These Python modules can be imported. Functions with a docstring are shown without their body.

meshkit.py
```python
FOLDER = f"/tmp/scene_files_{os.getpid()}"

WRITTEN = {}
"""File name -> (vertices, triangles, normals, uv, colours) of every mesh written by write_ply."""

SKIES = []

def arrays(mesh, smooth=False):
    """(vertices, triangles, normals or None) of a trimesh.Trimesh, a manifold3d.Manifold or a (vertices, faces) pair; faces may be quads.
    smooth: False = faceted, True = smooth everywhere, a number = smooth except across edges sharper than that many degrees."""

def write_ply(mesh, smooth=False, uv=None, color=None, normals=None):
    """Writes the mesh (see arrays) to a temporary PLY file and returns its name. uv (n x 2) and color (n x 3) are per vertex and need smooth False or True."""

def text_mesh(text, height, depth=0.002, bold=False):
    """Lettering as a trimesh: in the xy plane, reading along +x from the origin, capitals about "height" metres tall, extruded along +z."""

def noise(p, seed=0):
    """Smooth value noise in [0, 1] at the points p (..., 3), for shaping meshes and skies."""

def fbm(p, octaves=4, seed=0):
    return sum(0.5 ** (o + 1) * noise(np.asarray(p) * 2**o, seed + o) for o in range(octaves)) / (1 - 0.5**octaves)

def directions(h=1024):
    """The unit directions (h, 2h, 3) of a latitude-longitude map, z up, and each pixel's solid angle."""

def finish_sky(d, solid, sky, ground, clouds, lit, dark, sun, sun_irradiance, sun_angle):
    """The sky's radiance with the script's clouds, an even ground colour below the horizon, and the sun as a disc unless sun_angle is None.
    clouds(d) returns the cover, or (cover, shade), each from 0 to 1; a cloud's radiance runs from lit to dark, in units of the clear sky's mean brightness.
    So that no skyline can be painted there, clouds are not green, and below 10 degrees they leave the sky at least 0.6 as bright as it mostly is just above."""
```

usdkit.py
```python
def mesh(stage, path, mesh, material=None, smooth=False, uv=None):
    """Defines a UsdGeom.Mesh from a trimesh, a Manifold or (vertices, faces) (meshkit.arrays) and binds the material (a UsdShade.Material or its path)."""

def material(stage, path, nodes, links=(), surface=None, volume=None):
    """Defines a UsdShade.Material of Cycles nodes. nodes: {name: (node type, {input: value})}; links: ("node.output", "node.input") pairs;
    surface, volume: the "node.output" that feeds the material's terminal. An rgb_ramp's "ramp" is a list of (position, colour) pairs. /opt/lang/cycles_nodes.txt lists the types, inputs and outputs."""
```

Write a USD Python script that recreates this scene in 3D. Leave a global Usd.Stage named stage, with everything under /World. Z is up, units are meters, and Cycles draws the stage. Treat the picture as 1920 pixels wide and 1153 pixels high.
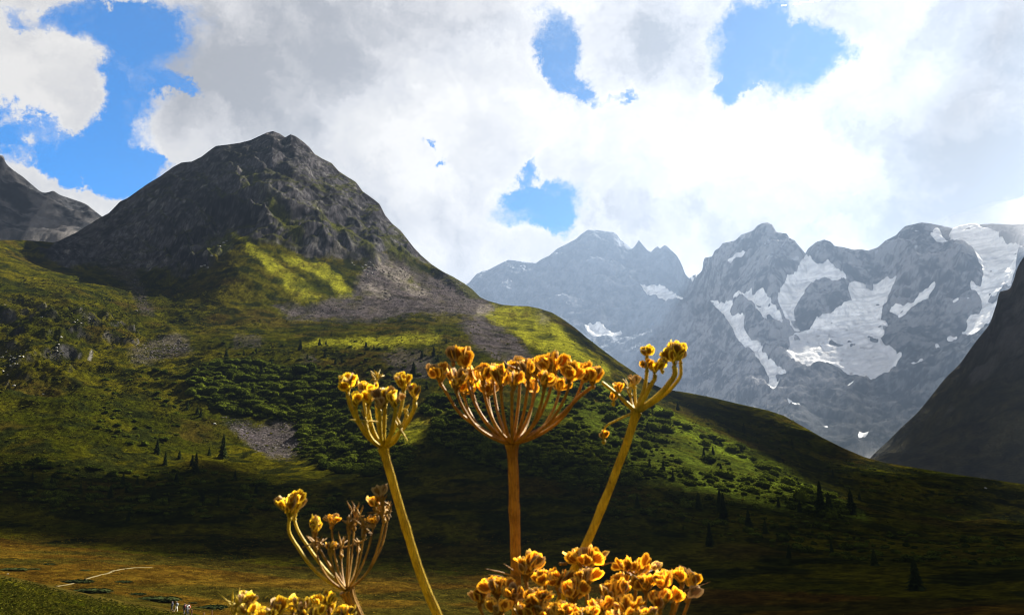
import math, numpy as np, trimesh, shapely, usdkit, meshkit
from shapely.geometry import Polygon, Point
from pxr import Usd, UsdGeom, UsdLux, UsdShade, Gf, Sdf, Vt

stage = Usd.Stage.CreateInMemory()
UsdGeom.SetStageUpAxis(stage, UsdGeom.Tokens.z)
UsdGeom.Xform.Define(stage, '/World')
UsdGeom.Scope.Define(stage, '/World/Looks')
LOOK = '/World/Looks/'

# ------------------------------------------------------------------ camera, sky, sun, exposure
FPX, CX, CY, PITCH = 1507.0, 960.0, 576.5, math.radians(12.0)
EXPOSURE = 2.75
GAIN = 2.0 ** EXPOSURE
SUN_EL, SUN_AZ = math.radians(40.0), math.radians(40.0)
SUN = np.array([math.sin(SUN_AZ) * math.cos(SUN_EL), math.cos(SUN_AZ) * math.cos(SUN_EL), math.sin(SUN_EL)])
SKY_STRENGTH = 0.05

cam = UsdGeom.Camera.Define(stage, '/World/camera')
cam.CreateHorizontalApertureAttr(36.0)
cam.CreateFocalLengthAttr(36.0 * FPX / 1920.0)
cam.CreateFStopAttr(24.0)
cam.CreateFocusDistanceAttr(5.0)
cam.CreateExposureAttr(EXPOSURE)
cam.CreateClippingRangeAttr(Gf.Vec2f(0.02, 60000))
cam.AddRotateXOp().Set(90 + math.degrees(PITCH))


def ray(x, y):
    """Direction through a point of the 1920 x 1153 picture."""
    x, y = np.asarray(x, float), np.asarray(y, float)
    u, v = (x - CX) / FPX, (CY - y) / FPX
    d = np.stack([u, math.cos(PITCH) - v * math.sin(PITCH), math.sin(PITCH) + v * math.cos(PITCH)], -1)
    return d / np.linalg.norm(d, axis=-1, keepdims=True)


def at(x, y, r):
    """World point on that ray at the horizontal distance r."""
    d = ray(x, y)
    return d * (np.asarray(r, float) / np.hypot(d[..., 0], d[..., 1]))[..., None]


def atd(x, y, depth):
    """World point on that ray at the depth (distance along the viewing axis)."""
    d = ray(x, y)
    c = d[..., 1] * math.cos(PITCH) + d[..., 2] * math.sin(PITCH)
    return d * (np.asarray(depth, float) / c)[..., None]


def project(p):
    p = np.asarray(p, float)
    c = p[..., 1] * math.cos(PITCH) + p[..., 2] * math.sin(PITCH)
    u = -p[..., 1] * math.sin(PITCH) + p[..., 2] * math.cos(PITCH)
    c = np.where(c > 1e-6, c, 1e-6)
    return CX + FPX * p[..., 0] / c, CY - FPX * u / c


class G:
    """A small node graph builder: every call returns "node.output"."""

    def __init__(self):
        self.n, self.l, self.k = {}, [], 0

    def __call__(self, kind, out, **inputs):
        self.k += 1
        name, vals = f'n{self.k}', {}
        for key, v in inputs.items():
            if isinstance(v, str) and '.' in v:
                self.l.append((v, f'{name}.{key}'))
            else:
                vals[key] = v
        self.n[name] = (kind, vals)
        return f'{name}.{out}'

    def math(self, t, a, b=0.0, c=0.0, clamp=False):
        return self('math', 'value', math_type=t, value1=a, value2=b, value3=c, use_clamp=clamp)

    def ramp(self, v, a, b, lo=0.0, hi=1.0, kind='smoothstep'):
        return self('map_range', 'result', range_type=kind, value=v, from_min=a, from_max=b, to_min=lo, to_max=hi, clamp=True)

    def noise(self, vec, scale, detail=4.0, rough=0.55, dist=0.0, out='fac', lac=2.0):
        return self('noise_texture', out, vector=vec, scale=scale, detail=detail, roughness=rough, distortion=dist, lacunarity=lac)

    def mix(self, fac, a, b, t='mix'):
        return self('mix', 'color', mix_type=t, fac=fac, color1=a, color2=b)

    def done(self, name, surface=None, volume=None):
        return usdkit.material(stage, LOOK + name, self.n, self.l, surface=surface, volume=volume)


def tangent_frame(x, y, ang):
    c = ray(x, y)
    right = np.cross(c, [0, 0, 1.0])
    right /= np.linalg.norm(right)
    up = np.cross(right, c)
    a = math.radians(ang)
    return c, math.cos(a) * right + math.sin(a) * up, -math.sin(a) * right + math.cos(a) * up


def build_sky():
    g = G()
    disp = lambda c: tuple(float(v) / (SKY_STRENGTH * GAIN) for v in c)
    d = g('texture_coordinate', 'generated')
    sky = g('sky_texture', 'color', sky_type='single_scattering', sun_disc=False, sun_elevation=SUN_EL, sun_rotation=SUN_AZ, altitude=2000.0, air_density=1.0, aerosol_density=0.6)
    # deeper blue away from the sun
    near_sun = g.ramp(g('vector_math', 'value', math_type='dot_product', vector1=d, vector2=tuple(SUN)), 0.45, 0.93, kind='linear')
    sky = g.mix(1.0, sky, g.mix(near_sun, (0.0, 0.31, 0.56), (0.05, 0.19, 0.29)), 'multiply')
    n1 = g.noise(d, 8.0, 9.0, 0.70, out='color')
    n1c = g('vector_math', 'vector', math_type='subtract', vector1=n1, vector2=(0.5, 0.5, 0.5))
    n1s = g('vector_math', 'vector', math_type='scale', vector1=n1c, scale=0.14)
    dw = g('vector_math', 'vector', math_type='add', vector1=d, vector2=n1s)

    def blob(x, y, w, h, ang, vec=dw):
        c, U, V = tangent_frame(x, y, ang)
        u = g('vector_math', 'value', math_type='dot_product', vector1=vec, vector2=tuple(U * FPX / w))
        v = g('vector_math', 'value', math_type='dot_product', vector1=vec, vector2=tuple(V * FPX / h))
        u0, v0 = float(np.dot(U * FPX / w, c)), float(np.dot(V * FPX / h, c))
        q = g.math('add', g.math('power', g.math('subtract', u, u0), 2.0), g.math('power', g.math('subtract', v, v0), 2.0))
        front = g('vector_math', 'value', math_type='dot_product', vector1=vec, vector2=tuple(c))
        return g.math('multiply', g.math('exponent', g.math('multiply', q, -0.8)), g.math('greater_than', front, 0.0))

    def total(items, vec=dw):
        s = None
        for it in items:
            b = blob(*it[:5], vec=vec)
            if len(it) > 5:
                b = g.math('multiply', b, float(it[5]))
            s = b if s is None else g.math('add', s, b)
        return s

    holes = [(225, 110, 82, 95, -20), (150, 300, 125, 42, -12), (85, 40, 52, 42, 0), (20, 235, 36, 46, 0), (200, 215, 40, 70, 10), (265, 35, 60, 38, 0), (195, 330, 80, 28, -10), (10, 40, 22, 26, 0),
             (1045, 60, 36, 75, 8), (1062, 150, 30, 46, 12), (1098, 186, 34, 14, -25), (1175, 197, 26, 11, 10), (1035, 385, 72, 32, 15), (1050, 425, 32, 28, 0), (996, 308, 15, 34, -25),
             (1440, 110, 92, 58, -15), (1420, 35, 48, 46, 0), (1525, 85, 62, 36, -25), (1385, 140, 40, 24, 20), (338, 176, 22, 11, -25), (296, 166, 16, 14, 0), (284, 302, 20, 14, 0), (832, 300, 11, 11, 0), (817, 268, 7, 9, 0), (1000, 352, 40, 16, 20)]
    inside = total(holes)
    clump = [(60, 135, 82, 70, -20, 1.0), (95, 215, 40, 24, -20, 0.9), (30, 60, 22, 26, 0, 0.55), (45, 262, 20, 11, -30, 0.85), (110, 245, 26, 9, -60, 0.35), (150, 372, 90, 22, 0, 0.8), (190, 3, 55, 12, 5, 0.9), (278, 6, 12, 12, 0, 0.7), (60, 12, 14, 14, 0, 0.6), (1425, 155, 30, 14, 20, 0.6), (120, 290, 30, 8, -25, 0.3), (1325, 140, 26, 14, 15, 0.6)]
    plus = total(clump)
    # the rest of the sky: the same broken cloud
    big = g.noise(d, 2.1, 3.0, 0.5)
    outside = g.ramp(big, 0.53, 0.63)
    view = ray(960, 400)
    infr = g.ramp(g('vector_math', 'value', math_type='dot_product', vector1=d, vector2=tuple(view)), math.cos(math.radians(52)), math.cos(math.radians(38)))
    openf = g.math('add', inside, g.math('multiply', outside, g.math('subtract', 1.0, infr)))
    openf = g.math('subtract', openf, plus)
    fine = g.noise(dw, 30.0, 8.0, 0.68)
    mid = g.noise(d, 11.0, 7.0, 0.62)
    openf = g.math('add', openf, g.math('add', g.math('multiply', g.math('subtract', fine, 0.5), 0.7), g.math('multiply', g.math('subtract', mid, 0.5), 1.6)))
    cover = g.ramp(openf, 0.98, 0.30)
    wisp = g.ramp(g.noise(dw, 17.0, 8.0, 0.66), 0.52, 0.80, 0.0, 0.35)
    cover = g.math('maximum', cover, wisp)
    # light and grey in the cloud
    s1 = g.noise(dw, 4.2, 8.0, 0.52)
    s2 = g.noise(dw, 14.0, 6.0, 0.55)
    greys = [(560, 110, 190, 110, 10, 0.6), (420, 190, 90, 80, 0, 0.5), (760, 60, 110, 90, 0, 0.35), (1800, 340, 200, 80, 15, 0.7), (1880, 250, 140, 120, 0, 0.4), (1740, 90, 230, 130, 0, 0.55), (1230, 70, 130, 70, 0, 0.45), (1150, 330, 200, 60, 10, 0.3), (840, 430, 110, 50, 0, 0.3), (1330, 390, 160, 40, 0, 0.3), (1620, 240, 70, 50, 0, 0.3)]
    whites = [(1750, 175, 45, 45, 0, 0.8), (1610, 100, 70, 50, 10, 0.5), (880, 200, 130, 120, 0, 0.4), (1200, 280, 260, 90, 0, 0.5), (1450, 260, 150, 60, 10, 0.5), (270, 275, 45, 40, 0, 0.5), (390, 240, 30, 50, 20, 0.4), (700, 80, 40, 25, 30, 0.3), (1600, 300, 40, 20, 0, 0.5), (1010, 430, 60, 30, 0, 0.5)]
    sh = g.math('add', g.math('multiply', g.math('subtract', s1, 0.5), 2.1), g.math('multiply', g.math('subtract', s2, 0.5), 1.9))
    # billows: lit on the side towards the sun
    def billow(scale, off, k):
        moved = g('vector_math', 'vector', math_type='add', vector1=dw, vector2=tuple(SUN * off))
        return g.math('multiply', g.math('subtract', g.noise(moved, scale, 6.0, 0.58), g.noise(dw, scale, 6.0, 0.58)), k)
    sh = g.math('add', sh, g.math('add', billow(4.2, 0.08, 2.2), billow(12.0, 0.03, 1.3)))
    sh = g.math('add', sh, g.math('subtract', total(greys), total(whites)))
    sh = g.math('add', sh, 0.16)
    edge = g.ramp(openf, 0.0, 0.36)
    sh = g.math('subtract', sh, g.math('multiply', edge, 0.22))
    cloud = g('rgb_ramp', 'color', fac=g.ramp(sh, -0.45, 1.0, kind='linear'), ramp=[(0.0, disp((0.94, 0.89, 0.83))), (0.25, disp((0.81, 0.77, 0.73))), (0.5, disp((0.70, 0.67, 0.66))), (0.75, disp((0.54, 0.52, 0.52))), (1.0, disp((0.41, 0.40, 0.41)))])
    # thin cloud shines most towards the sun and greys away from it
    toward = g.ramp(g('vector_math', 'value', math_type='dot_product', vector1=d, vector2=tuple(SUN)), -0.6, 0.80, 0.54, 0.90, 'linear')
    cloud = g.mix(1.0, cloud, g('combine_xyz', 'vector', x=toward, y=toward, z=toward), 'multiply')
    col = g.mix(cover, sky, cloud)
    bg = g('background_shader', 'background', color=col, strength=SKY_STRENGTH)
    m = g.done('sky', surface=bg)
    dome = UsdLux.DomeLight.Define(stage, '/World/sky')
    UsdShade.MaterialBindingAPI.Apply(dome.GetPrim()).Bind(m)
    dome.GetPrim().SetCustomDataByKey('kind', 'structure')


build_sky()
sun = UsdLux.DistantLight.Define(stage, '/World/sun')
sun.CreateNormalizeAttr(True)
sun.CreateIntensityAttr(1.25)
sun.CreateAngleAttr(0.53)
sun.CreateColorAttr(Gf.Vec3f(1.0, 0.93, 0.80))
sun.AddTransformOp().Set(Gf.Matrix4d().SetRotate(Gf.Rotation(Gf.Vec3d(0, 0, 1), Gf.Vec3d(*SUN))))


# ------------------------------------------------------------------ helpers
USED = {}


def numbered(parent, name):
    key = (parent, name)
    k = USED.get(key, 0)
    USED[key] = k + 1
    return name if k == 0 else f'{name}_{k:03d}'


def put(name, mesh, mat, parent='/World', smooth=True, **data):
    path = parent + '/' + numbered(parent, name)
    m = usdkit.mesh(stage, path, mesh, mat, smooth=smooth)
    for k, v in data.items():
        if v is not None:
            m.GetPrim().SetCustomDataByKey(k, v)
    return m


def thing(name, label=None, category=None, group=None, loc=(0, 0, 0)):
    path = '/World/' + numbered('/World', name)
    x = UsdGeom.Xform.Define(stage, path)
    x.AddTranslateOp().Set(Gf.Vec3d(*map(float, loc)))
    for k, v in (('label', label), ('category', category), ('group', group)):
        if v:
            x.GetPrim().SetCustomDataByKey(k, v)
    return path


def primvar(m, name, values):
    UsdGeom.PrimvarsAPI(m).CreatePrimvar(name, Sdf.ValueTypeNames.Color3fArray, 'vertex').Set(Vt.Vec3fArray.FromNumpy(np.asarray(values, np.float32)))


ROT = [np.array([[math.cos(a), -math.sin(a), 0], [math.sin(a), math.cos(a), 0], [0, 0, 1.0]]) @ np.array([[1, 0, 0], [0, math.cos(b), -math.sin(b)], [0, math.sin(b), math.cos(b)]]) for a, b in ((0.5, 0.4), (1.3, 1.1), (2.2, 0.7), (0.9, 2.0), (2.9, 1.5), (1.9, 0.2), (0.2, 1.7), (2.5, 2.3))]


def vn(p, seed):
    return meshkit.noise(p, seed)


def fbm(p, scale, octaves=4, seed=0, gain=0.5):
    p = np.asarray(p, float) / scale
    s, a, t = 0, 1.0, 0
    for o in range(octaves):
        s = s + a * vn((p @ ROT[o % 8].T) * 2.03 ** o + 17.3 * o, seed + o)
        t += a
        a *= gain
    return s / t


def ridged(p, scale, octaves=4, seed=0, gain=0.5):
    p = np.asarray(p, float) / scale
    s, a, t = 0, 1.0, 0
    for o in range(octaves):
        n = 1 - np.abs(2 * vn((p @ ROT[o % 8].T) * 2.07 ** o + 31.7 * o, seed + o) - 1)
        s = s + a * n * n
        t += a
        a *= gain
    return s / t


def smoothstep(a, b, x):
    t = np.clip((x - a) / (b - a), 0, 1)
    return t * t * (3 - 2 * t)


def in_poly(poly, x, y, warp=0.0, seed=0, soft=3, grow=0.0):
    """How much of each picture-point lies in the outline: soft, with an uneven edge."""
    P = Polygon(poly).buffer(grow)
    x0, y0, x1, y1 = P.bounds
    out = np.zeros(x.shape)
    pad = 3 * warp + 4
    sel = (x > x0 - pad) & (x < x1 + pad) & (y > y0 - pad) & (y < y1 + pad)
    if not sel.any():
        return out
    xs, ys = x[sel], y[sel]
    shapely.prepare(P)
    acc = 0
    q = np.stack([xs, ys, np.zeros_like(xs)], -1)
    for k in range(soft):
        if warp:
            wx = (fbm(q, 26, 3, seed + 50 + 7 * k) - 0.5) * 2 + (fbm(q, 7, 2, seed + 90 + 5 * k) - 0.5) * 1.2
            wy = (fbm(q, 26, 3, seed + 70 + 7 * k) - 0.5) * 2 + (fbm(q, 7, 2, seed + 30 + 5 * k) - 0.5) * 1.2
        else:
            wx = wy = 0
        acc = acc + shapely.contains_xy(P, xs + warp * wx, ys + warp * wy).astype(float)
    out[sel] = acc / soft
    return out

# ------------------------------------------------------------------ terrain
from scipy.interpolate import PchipInterpolator
from scipy.ndimage import gaussian_filter1d


class Sheet:
    """A height sheet on rings and spokes about the viewpoint, shaped by contour lines that were surveyed from the photograph and set at real distances."""

    def __init__(self, az_deg, lines, rows, smooth=0.0):
        """lines: lists of (x, y, r) picture points with a distance, or ('w', azimuth, r, z). rows: rows between neighbouring lines."""
        az = np.radians(az_deg)
        R, Z = [], []
        for ln in lines:
            pts = []
            for q in ln:
                if q[0] == 'w':
                    pts.append((math.radians(q[1]), q[2], q[3]))
                else:
                    p = at(*q)
                    pts.append((math.atan2(p[0], p[1]), q[2], p[2]))
            pts = np.array(sorted(pts))
            if len(ln) < 45 and len(ln) > 3:
                R.append(PchipInterpolator(pts[:, 0], pts[:, 1])(np.clip(az, pts[0, 0], pts[-1, 0])))
                Z.append(PchipInterpolator(pts[:, 0], pts[:, 2])(np.clip(az, pts[0, 0], pts[-1, 0])))
            else:
                R.append(np.interp(az, pts[:, 0], pts[:, 1]))
                Z.append(np.interp(az, pts[:, 0], pts[:, 2]))
        R, Z = np.array(R), np.array(Z)
        if smooth:
            for k, ln in enumerate(lines):
                if len(ln) < 45:
                    R[k], Z[k] = gaussian_filter1d(R[k], smooth), gaussian_filter1d(Z[k], smooth)
        for k in range(1, len(R)):
            R[k] = np.maximum(R[k], R[k - 1] * 1.01 + 0.3)
        t = np.concatenate([np.linspace(k, k + 1, n, endpoint=False) for k, n in enumerate(rows)] + [[len(lines) - 1]])
        r = np.stack([np.interp(t, np.arange(len(lines)), R[:, j]) for j in range(len(az))], 1)
        z = np.stack([PchipInterpolator(R[:, j], Z[:, j])(r[:, j]) for j in range(len(az))], 1)
        self.az, self.t, self.r, self.z, self.R, self.Z = az, t, r, z, R, Z
        self.X, self.Y = r * np.sin(az)[None], r * np.cos(az)[None]
        self.T = np.broadcast_to(t[:, None], r.shape)
        self.update()

    def update(self):
        self.P = np.stack([self.X, self.Y, self.z], -1)
        self.px, self.py = project(self.P)
        behind = (self.P[..., 1] * math.cos(PITCH) + self.P[..., 2] * math.sin(PITCH)) < 1
        self.px[behind], self.py[behind] = -1e5, 1e5

    def keep_skyline(self, k):
        """Rough ground in front of the surveyed skyline (line k) may not stand above it."""
        limit = (self.Z[k] / self.R[k])[None, :]
        e = self.z / self.r
        hold = (self.T <= k + 0.4) & (self.T > k - 2.2) & (e > limit - 0.0008)
        self.z = np.where(hold, self.r * (limit - 0.0008 - 0.02 * np.clip(k - self.T, 0, 2.2) * 0.02), self.z)

    def faces(self):
        n, m = self.r.shape
        i, j = np.meshgrid(np.arange(n - 1), np.arange(m - 1), indexing='ij')
        a = i * m + j
        q = np.stack([a, a + 1, a + m + 1, a + m], -1).reshape(-1, 4)
        return np.vstack([q[:, [0, 1, 2]], q[:, [0, 2, 3]]])

    def normals(self):
        du, dv = np.gradient(self.P, axis=0), np.gradient(self.P, axis=1)
        n = np.cross(dv, du)
        n /= np.linalg.norm(n, axis=-1, keepdims=True) + 1e-12
        return np.where(n[..., 2:] < 0, -n, n)

    def prepare_hits(self):
        e = self.z / self.r
        self.emax = np.maximum.accumulate(e, axis=0)

    def hit(self, x, y):
        """First point of the sheet seen through a picture point, or None."""
        d = ray(x, y)
        a, e = math.atan2(d[0], d[1]), d[2] / math.hypot(d[0], d[1])
        j = int(np.clip(np.searchsorted(self.az, a), 1, len(self.az) - 1))
        if abs(self.az[j - 1] - a) < abs(self.az[j] - a):
            j -= 1
        k = int(np.searchsorted(self.emax[:, j], e))
        if k >= len(self.t) or k == 0:
            return None
        e0, e1 = self.z[k - 1, j] / self.r[k - 1, j], self.z[k, j] / self.r[k, j]
        f = np.clip((e - e0) / (e1 - e0 + 1e-12), 0, 1)
        r = self.r[k - 1, j] * (1 - f) + self.r[k, j] * f
        z = self.z[k - 1, j] * (1 - f) + self.z[k, j] * f
        return np.array([r * math.sin(a), r * math.cos(a), z])

    def height(self, x, y):
        """Ground height under a world position."""
        a, r = math.atan2(x, y), math.hypot(x, y)
        j = int(np.clip(np.searchsorted(self.az, a), 1, len(self.az) - 1))
        f = np.clip((a - self.az[j - 1]) / (self.az[j] - self.az[j - 1]), 0, 1)
        h = [np.interp(r, self.r[:, q], self.z[:, q]) for q in (j - 1, j)]
        return h[0] * (1 - f) + h[1] * f


SKYLINE = [(-400, 440, 1450), (0, 449, 1500), (40, 449, 1500), (88, 452, 1540), (100, 454, 1560), (112, 450, 1580), (145, 434, 1640), (192, 405, 1750), (205, 398, 1760), (225, 377, 1780), (240, 370, 1790), (275, 345, 1820), (300, 330, 1840), (325, 312, 1860), (340, 304, 1870), (360, 302, 1880), (378, 293, 1890), (395, 280, 1900), (405, 273, 1905), (430, 270, 1920), (450, 267, 1930), (470, 262, 1950), (485, 255, 1970), (500, 248, 1980), (512, 245, 1985), (525, 250, 1985), (535, 257, 1980), (545, 251, 1980), (555, 255, 1975), (570, 266, 1970), (580, 275, 1965), (590, 288, 1960), (605, 297, 1955), (622, 305, 1950), (635, 320, 1940), (655, 333, 1930), (668, 341, 1920), (680, 358, 1910), (700, 372, 1900), (712, 382, 1895), (722, 402, 1890), (735, 418, 1885), (752, 432, 1880), (775, 462, 1870), (790, 478, 1860), (810, 495, 1850), (830, 508, 1840), (850, 518, 1820), (870, 530, 1800), (885, 541, 1780), (900, 556, 1740), (915, 563, 1700), (940, 570, 1640), (960, 572, 1590), (990, 573, 1530), (1010, 577, 1490), (1035, 585, 1450), (1055, 597, 1420), (1080, 615, 1380), (1100, 632, 1350), (1130, 655, 1310), (1160, 677, 1280), (1190, 697, 1250), (1215, 715, 1230), (1245, 728, 1210), (1290, 735, 1180), (1340, 745, 1150), (1390, 757, 1130), (1440, 768, 1110), (1470, 778, 1090), (1500, 795, 1070), (1540, 818, 1040), (1580, 838, 1020), (1620, 855, 1000), (1660, 866, 985), (1720, 876, 960), (1800, 889, 930), (1920, 906, 900), (2300, 930, 860)]
SKYLINE = [(x, y, r + float(np.interp(x, [-400, 0, 120, 192, 400, 515], [300, 250, 210, 170, 60, 0]))) for x, y, r in SKYLINE]
WORLD_AZ = (-180, -120, -75, 75, 120, 180)


def ext(r, zs):
    return [('w', a, r, z) for a, z in zip(WORLD_AZ, zs)]


LINES = [
    [('w', -180, 0.25, -1.0), ('w', 180, 0.25, -1.0)],
    [('w', -180, 3, -1.0), ('w', -60, 3, -1.1), ('w', 0, 3, -1.25), ('w', 60, 3, -1.1), ('w', 180, 3, -1.0)],
    [('w', -180, 9, -1.0), ('w', -60, 9, -2.2), ('w', 0, 9, -2.9), ('w', 60, 9, -2.2), ('w', 180, 9, -1.0)],
    [('w', -180, 45, 3), ('w', -75, 45, -7), ('w', -30, 45, -9.5), ('w', 0, 45, -10.5), ('w', 75, 45, -7), ('w', 180, 45, 3)],
    # crest of the grassy knoll at the left, dying out to the right
    ext(165, (14, 2, -12, -17, 2, 14)) + [(-300, 1040, 165), (0, 1077, 165), (50, 1086, 165), (100, 1100, 165), (145, 1108, 165), (183, 1118, 165), (240, 1128, 165), (300, 1139, 165), (430, 1162, 165), (600, 1178, 165), (1000, 1185, 165), (1600, 1180, 165), (1920, 1170, 165), (2300, 1160, 165)],
    # the valley floor
    ext(225, (30, 0, -20, -25, 0, 30)) + [(-300, 1105, 222), (0, 1118, 222), (240, 1121, 222), (430, 1135, 222), (700, 1140, 222), (1200, 1142, 222), (1920, 1135, 222), (2300, 1120, 222)],
    ext(330, (60, 10, -18, -22, 10, 60)) + [(-300, 1030, 340), (0, 1030, 345), (240, 1035, 340), (430, 1042, 330), (700, 1052, 315), (1000, 1060, 305), (1300, 1068, 300), (1600, 1075, 300), (1920, 1080, 300), (2300, 1080, 300)],
    # foot of the mountainside and the slopes above it
    ext(500, (100, 40, 10, 0, 40, 100)) + [(-300, 920, 520), (0, 930, 520), (200, 935, 515), (400, 930, 505), (600, 930, 500), (800, 930, 480), (1000, 935, 460), (1200, 950, 440), (1400, 975, 440), (1600, 1000, 450), (1800, 1010, 470), (1920, 1012, 480), (2300, 1010, 480)],
    ext(700, (160, 80, 60, 30, 80, 160)) + [(-300, 800, 720), (0, 815, 720), (120, 800, 710), (240, 830, 690), (330, 845, 680), (420, 850, 680), (520, 850, 700), (620, 830, 700), (700, 800, 690), (800, 785, 660), (900, 790, 640), (1000, 795, 630), (1100, 800, 630), (1200, 830, 620), (1300, 850, 630), (1400, 880, 640), (1500, 910, 650), (1600, 935, 660), (1800, 965, 690), (1920, 972, 700), (2300, 975, 700)],
    ext(980, (260, 160, 130, 90, 160, 260)) + [(-300, 650, 1000), (0, 680, 1000), (100, 670, 980), (200, 690, 980), (300, 690, 960), (380, 672, 960), (430, 655, 980), (520, 648, 1000), (640, 632, 1010), (720, 628, 1020), (800, 622, 1030), (880, 640, 980), (950, 665, 920), (1040, 690, 880), (1120, 715, 840), (1200, 755, 820), (1300, 790, 800), (1400, 825, 800), (1500, 860, 800), (1600, 890, 800), (1720, 910, 790), (1920, 935, 790), (2300, 945, 780)],
    ext(1220, (330, 220, 190, 130, 220, 330)) + [(-300, 540, 1230), (0, 560, 1230), (120, 560, 1220), (200, 590, 1210), (290, 620, 1180), (400, 612, 1200), (520, 598, 1240), (640, 598, 1260), (720, 600, 1260), (790, 588, 1280), (860, 596, 1260), (920, 612, 1190), (1000, 632, 1100), (1060, 648, 1040), (1120, 678, 1000), (1200, 732, 970), (1300, 765, 960), (1400, 795, 950), (1500, 825, 930), (1600, 866, 900), (1720, 892, 870), (1920, 920, 840), (2300, 935, 820)],
    ext(1480, (420, 300, 300, 160, 300, 420)) + [(-300, 490, 1360), (0, 490, 1480), (100, 490, 1640), (190, 502, 1600), (300, 514, 1520), (400, 500, 1430), (440, 470, 1425), (520, 478, 1450), (620, 500, 1490), (700, 510, 1520), (800, 540, 1540), (870, 562, 1540), (930, 586, 1430), (1000, 600, 1300), (1060, 618, 1220), (1120, 660, 1160), (1200, 715, 1110), (1300, 745, 1070), (1400, 772, 1040), (1500, 805, 1000), (1600, 854, 950), (1720, 882, 915), (1920, 911, 870), (2300, 932, 840)],
    SKYLINE + [('w', -180, 2000, 520), ('w', -120, 1900, 560), ('w', -75, 1800, 500), ('w', 75, 1500, 330), ('w', 120, 1800, 500), ('w', 180, 2000, 520)],
]
back = []
for q in SKYLINE:
    p = at(*q)
    back.append(('w', math.degrees(math.atan2(p[0], p[1])), q[2] * 1.16 + 90, p[2] - 150 - 0.12 * max(p[2], 0)))
LINES.append(back + [('w', -180, 2400, 420), ('w', -75, 2300, 350), ('w', 75, 2000, 200), ('w', 180, 2400, 420)])
LINES.append([('w', -180, 3600, 380), ('w', -75, 3600, 250), ('w', 0, 3600, -60), ('w', 75, 3600, 60), ('w', 180, 3600, 380)])

az_fine = np.arange(-36.5, 36.5, 0.068)
az_all = np.concatenate([np.arange(-180, -60, 4.0), np.arange(-60, -36.5, 0.7), az_fine, np.arange(36.6, 60, 0.7), np.arange(60, 180.1, 4.0)])
main = Sheet(az_all, LINES, [3, 4, 5, 26, 44, 50, 60, 92, 88, 70, 80, 165, 18, 6], smooth=16.0)

# what covers the ground where (outlines in picture points of the surveyed surface)
px0, py0 = main.px.copy(), main.py.copy()
flat3 = np.stack([main.X, main.Y, main.z], -1)
A = lambda poly, w=4, s=0, soft=3, grow=0.0: in_poly(poly, px0, py0, w, s, soft, grow)
ROCK = [(60, 470), (92, 478), (105, 452), (192, 395), (300, 320), (395, 270), (515, 235), (560, 245), (720, 390), (800, 480), (885, 535), (930, 565), (880, 560), (830, 530), (800, 498), (760, 490), (725, 476), (700, 492), (665, 488), (640, 482), (606, 488), (575, 480), (552, 466), (528, 455), (500, 458), (470, 450), (447, 432), (425, 412), (433, 440), (438, 462), (425, 478), (400, 490), (388, 506), (350, 515), (300, 520), (262, 507), (215, 502), (130, 502), (90, 492)]
rock = A(ROCK, 5, 1, 4)
rock = np.maximum(rock, np.where((px0 < -100) | (px0 > 2100), smoothstep(300, 520, main.z), 0))
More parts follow.
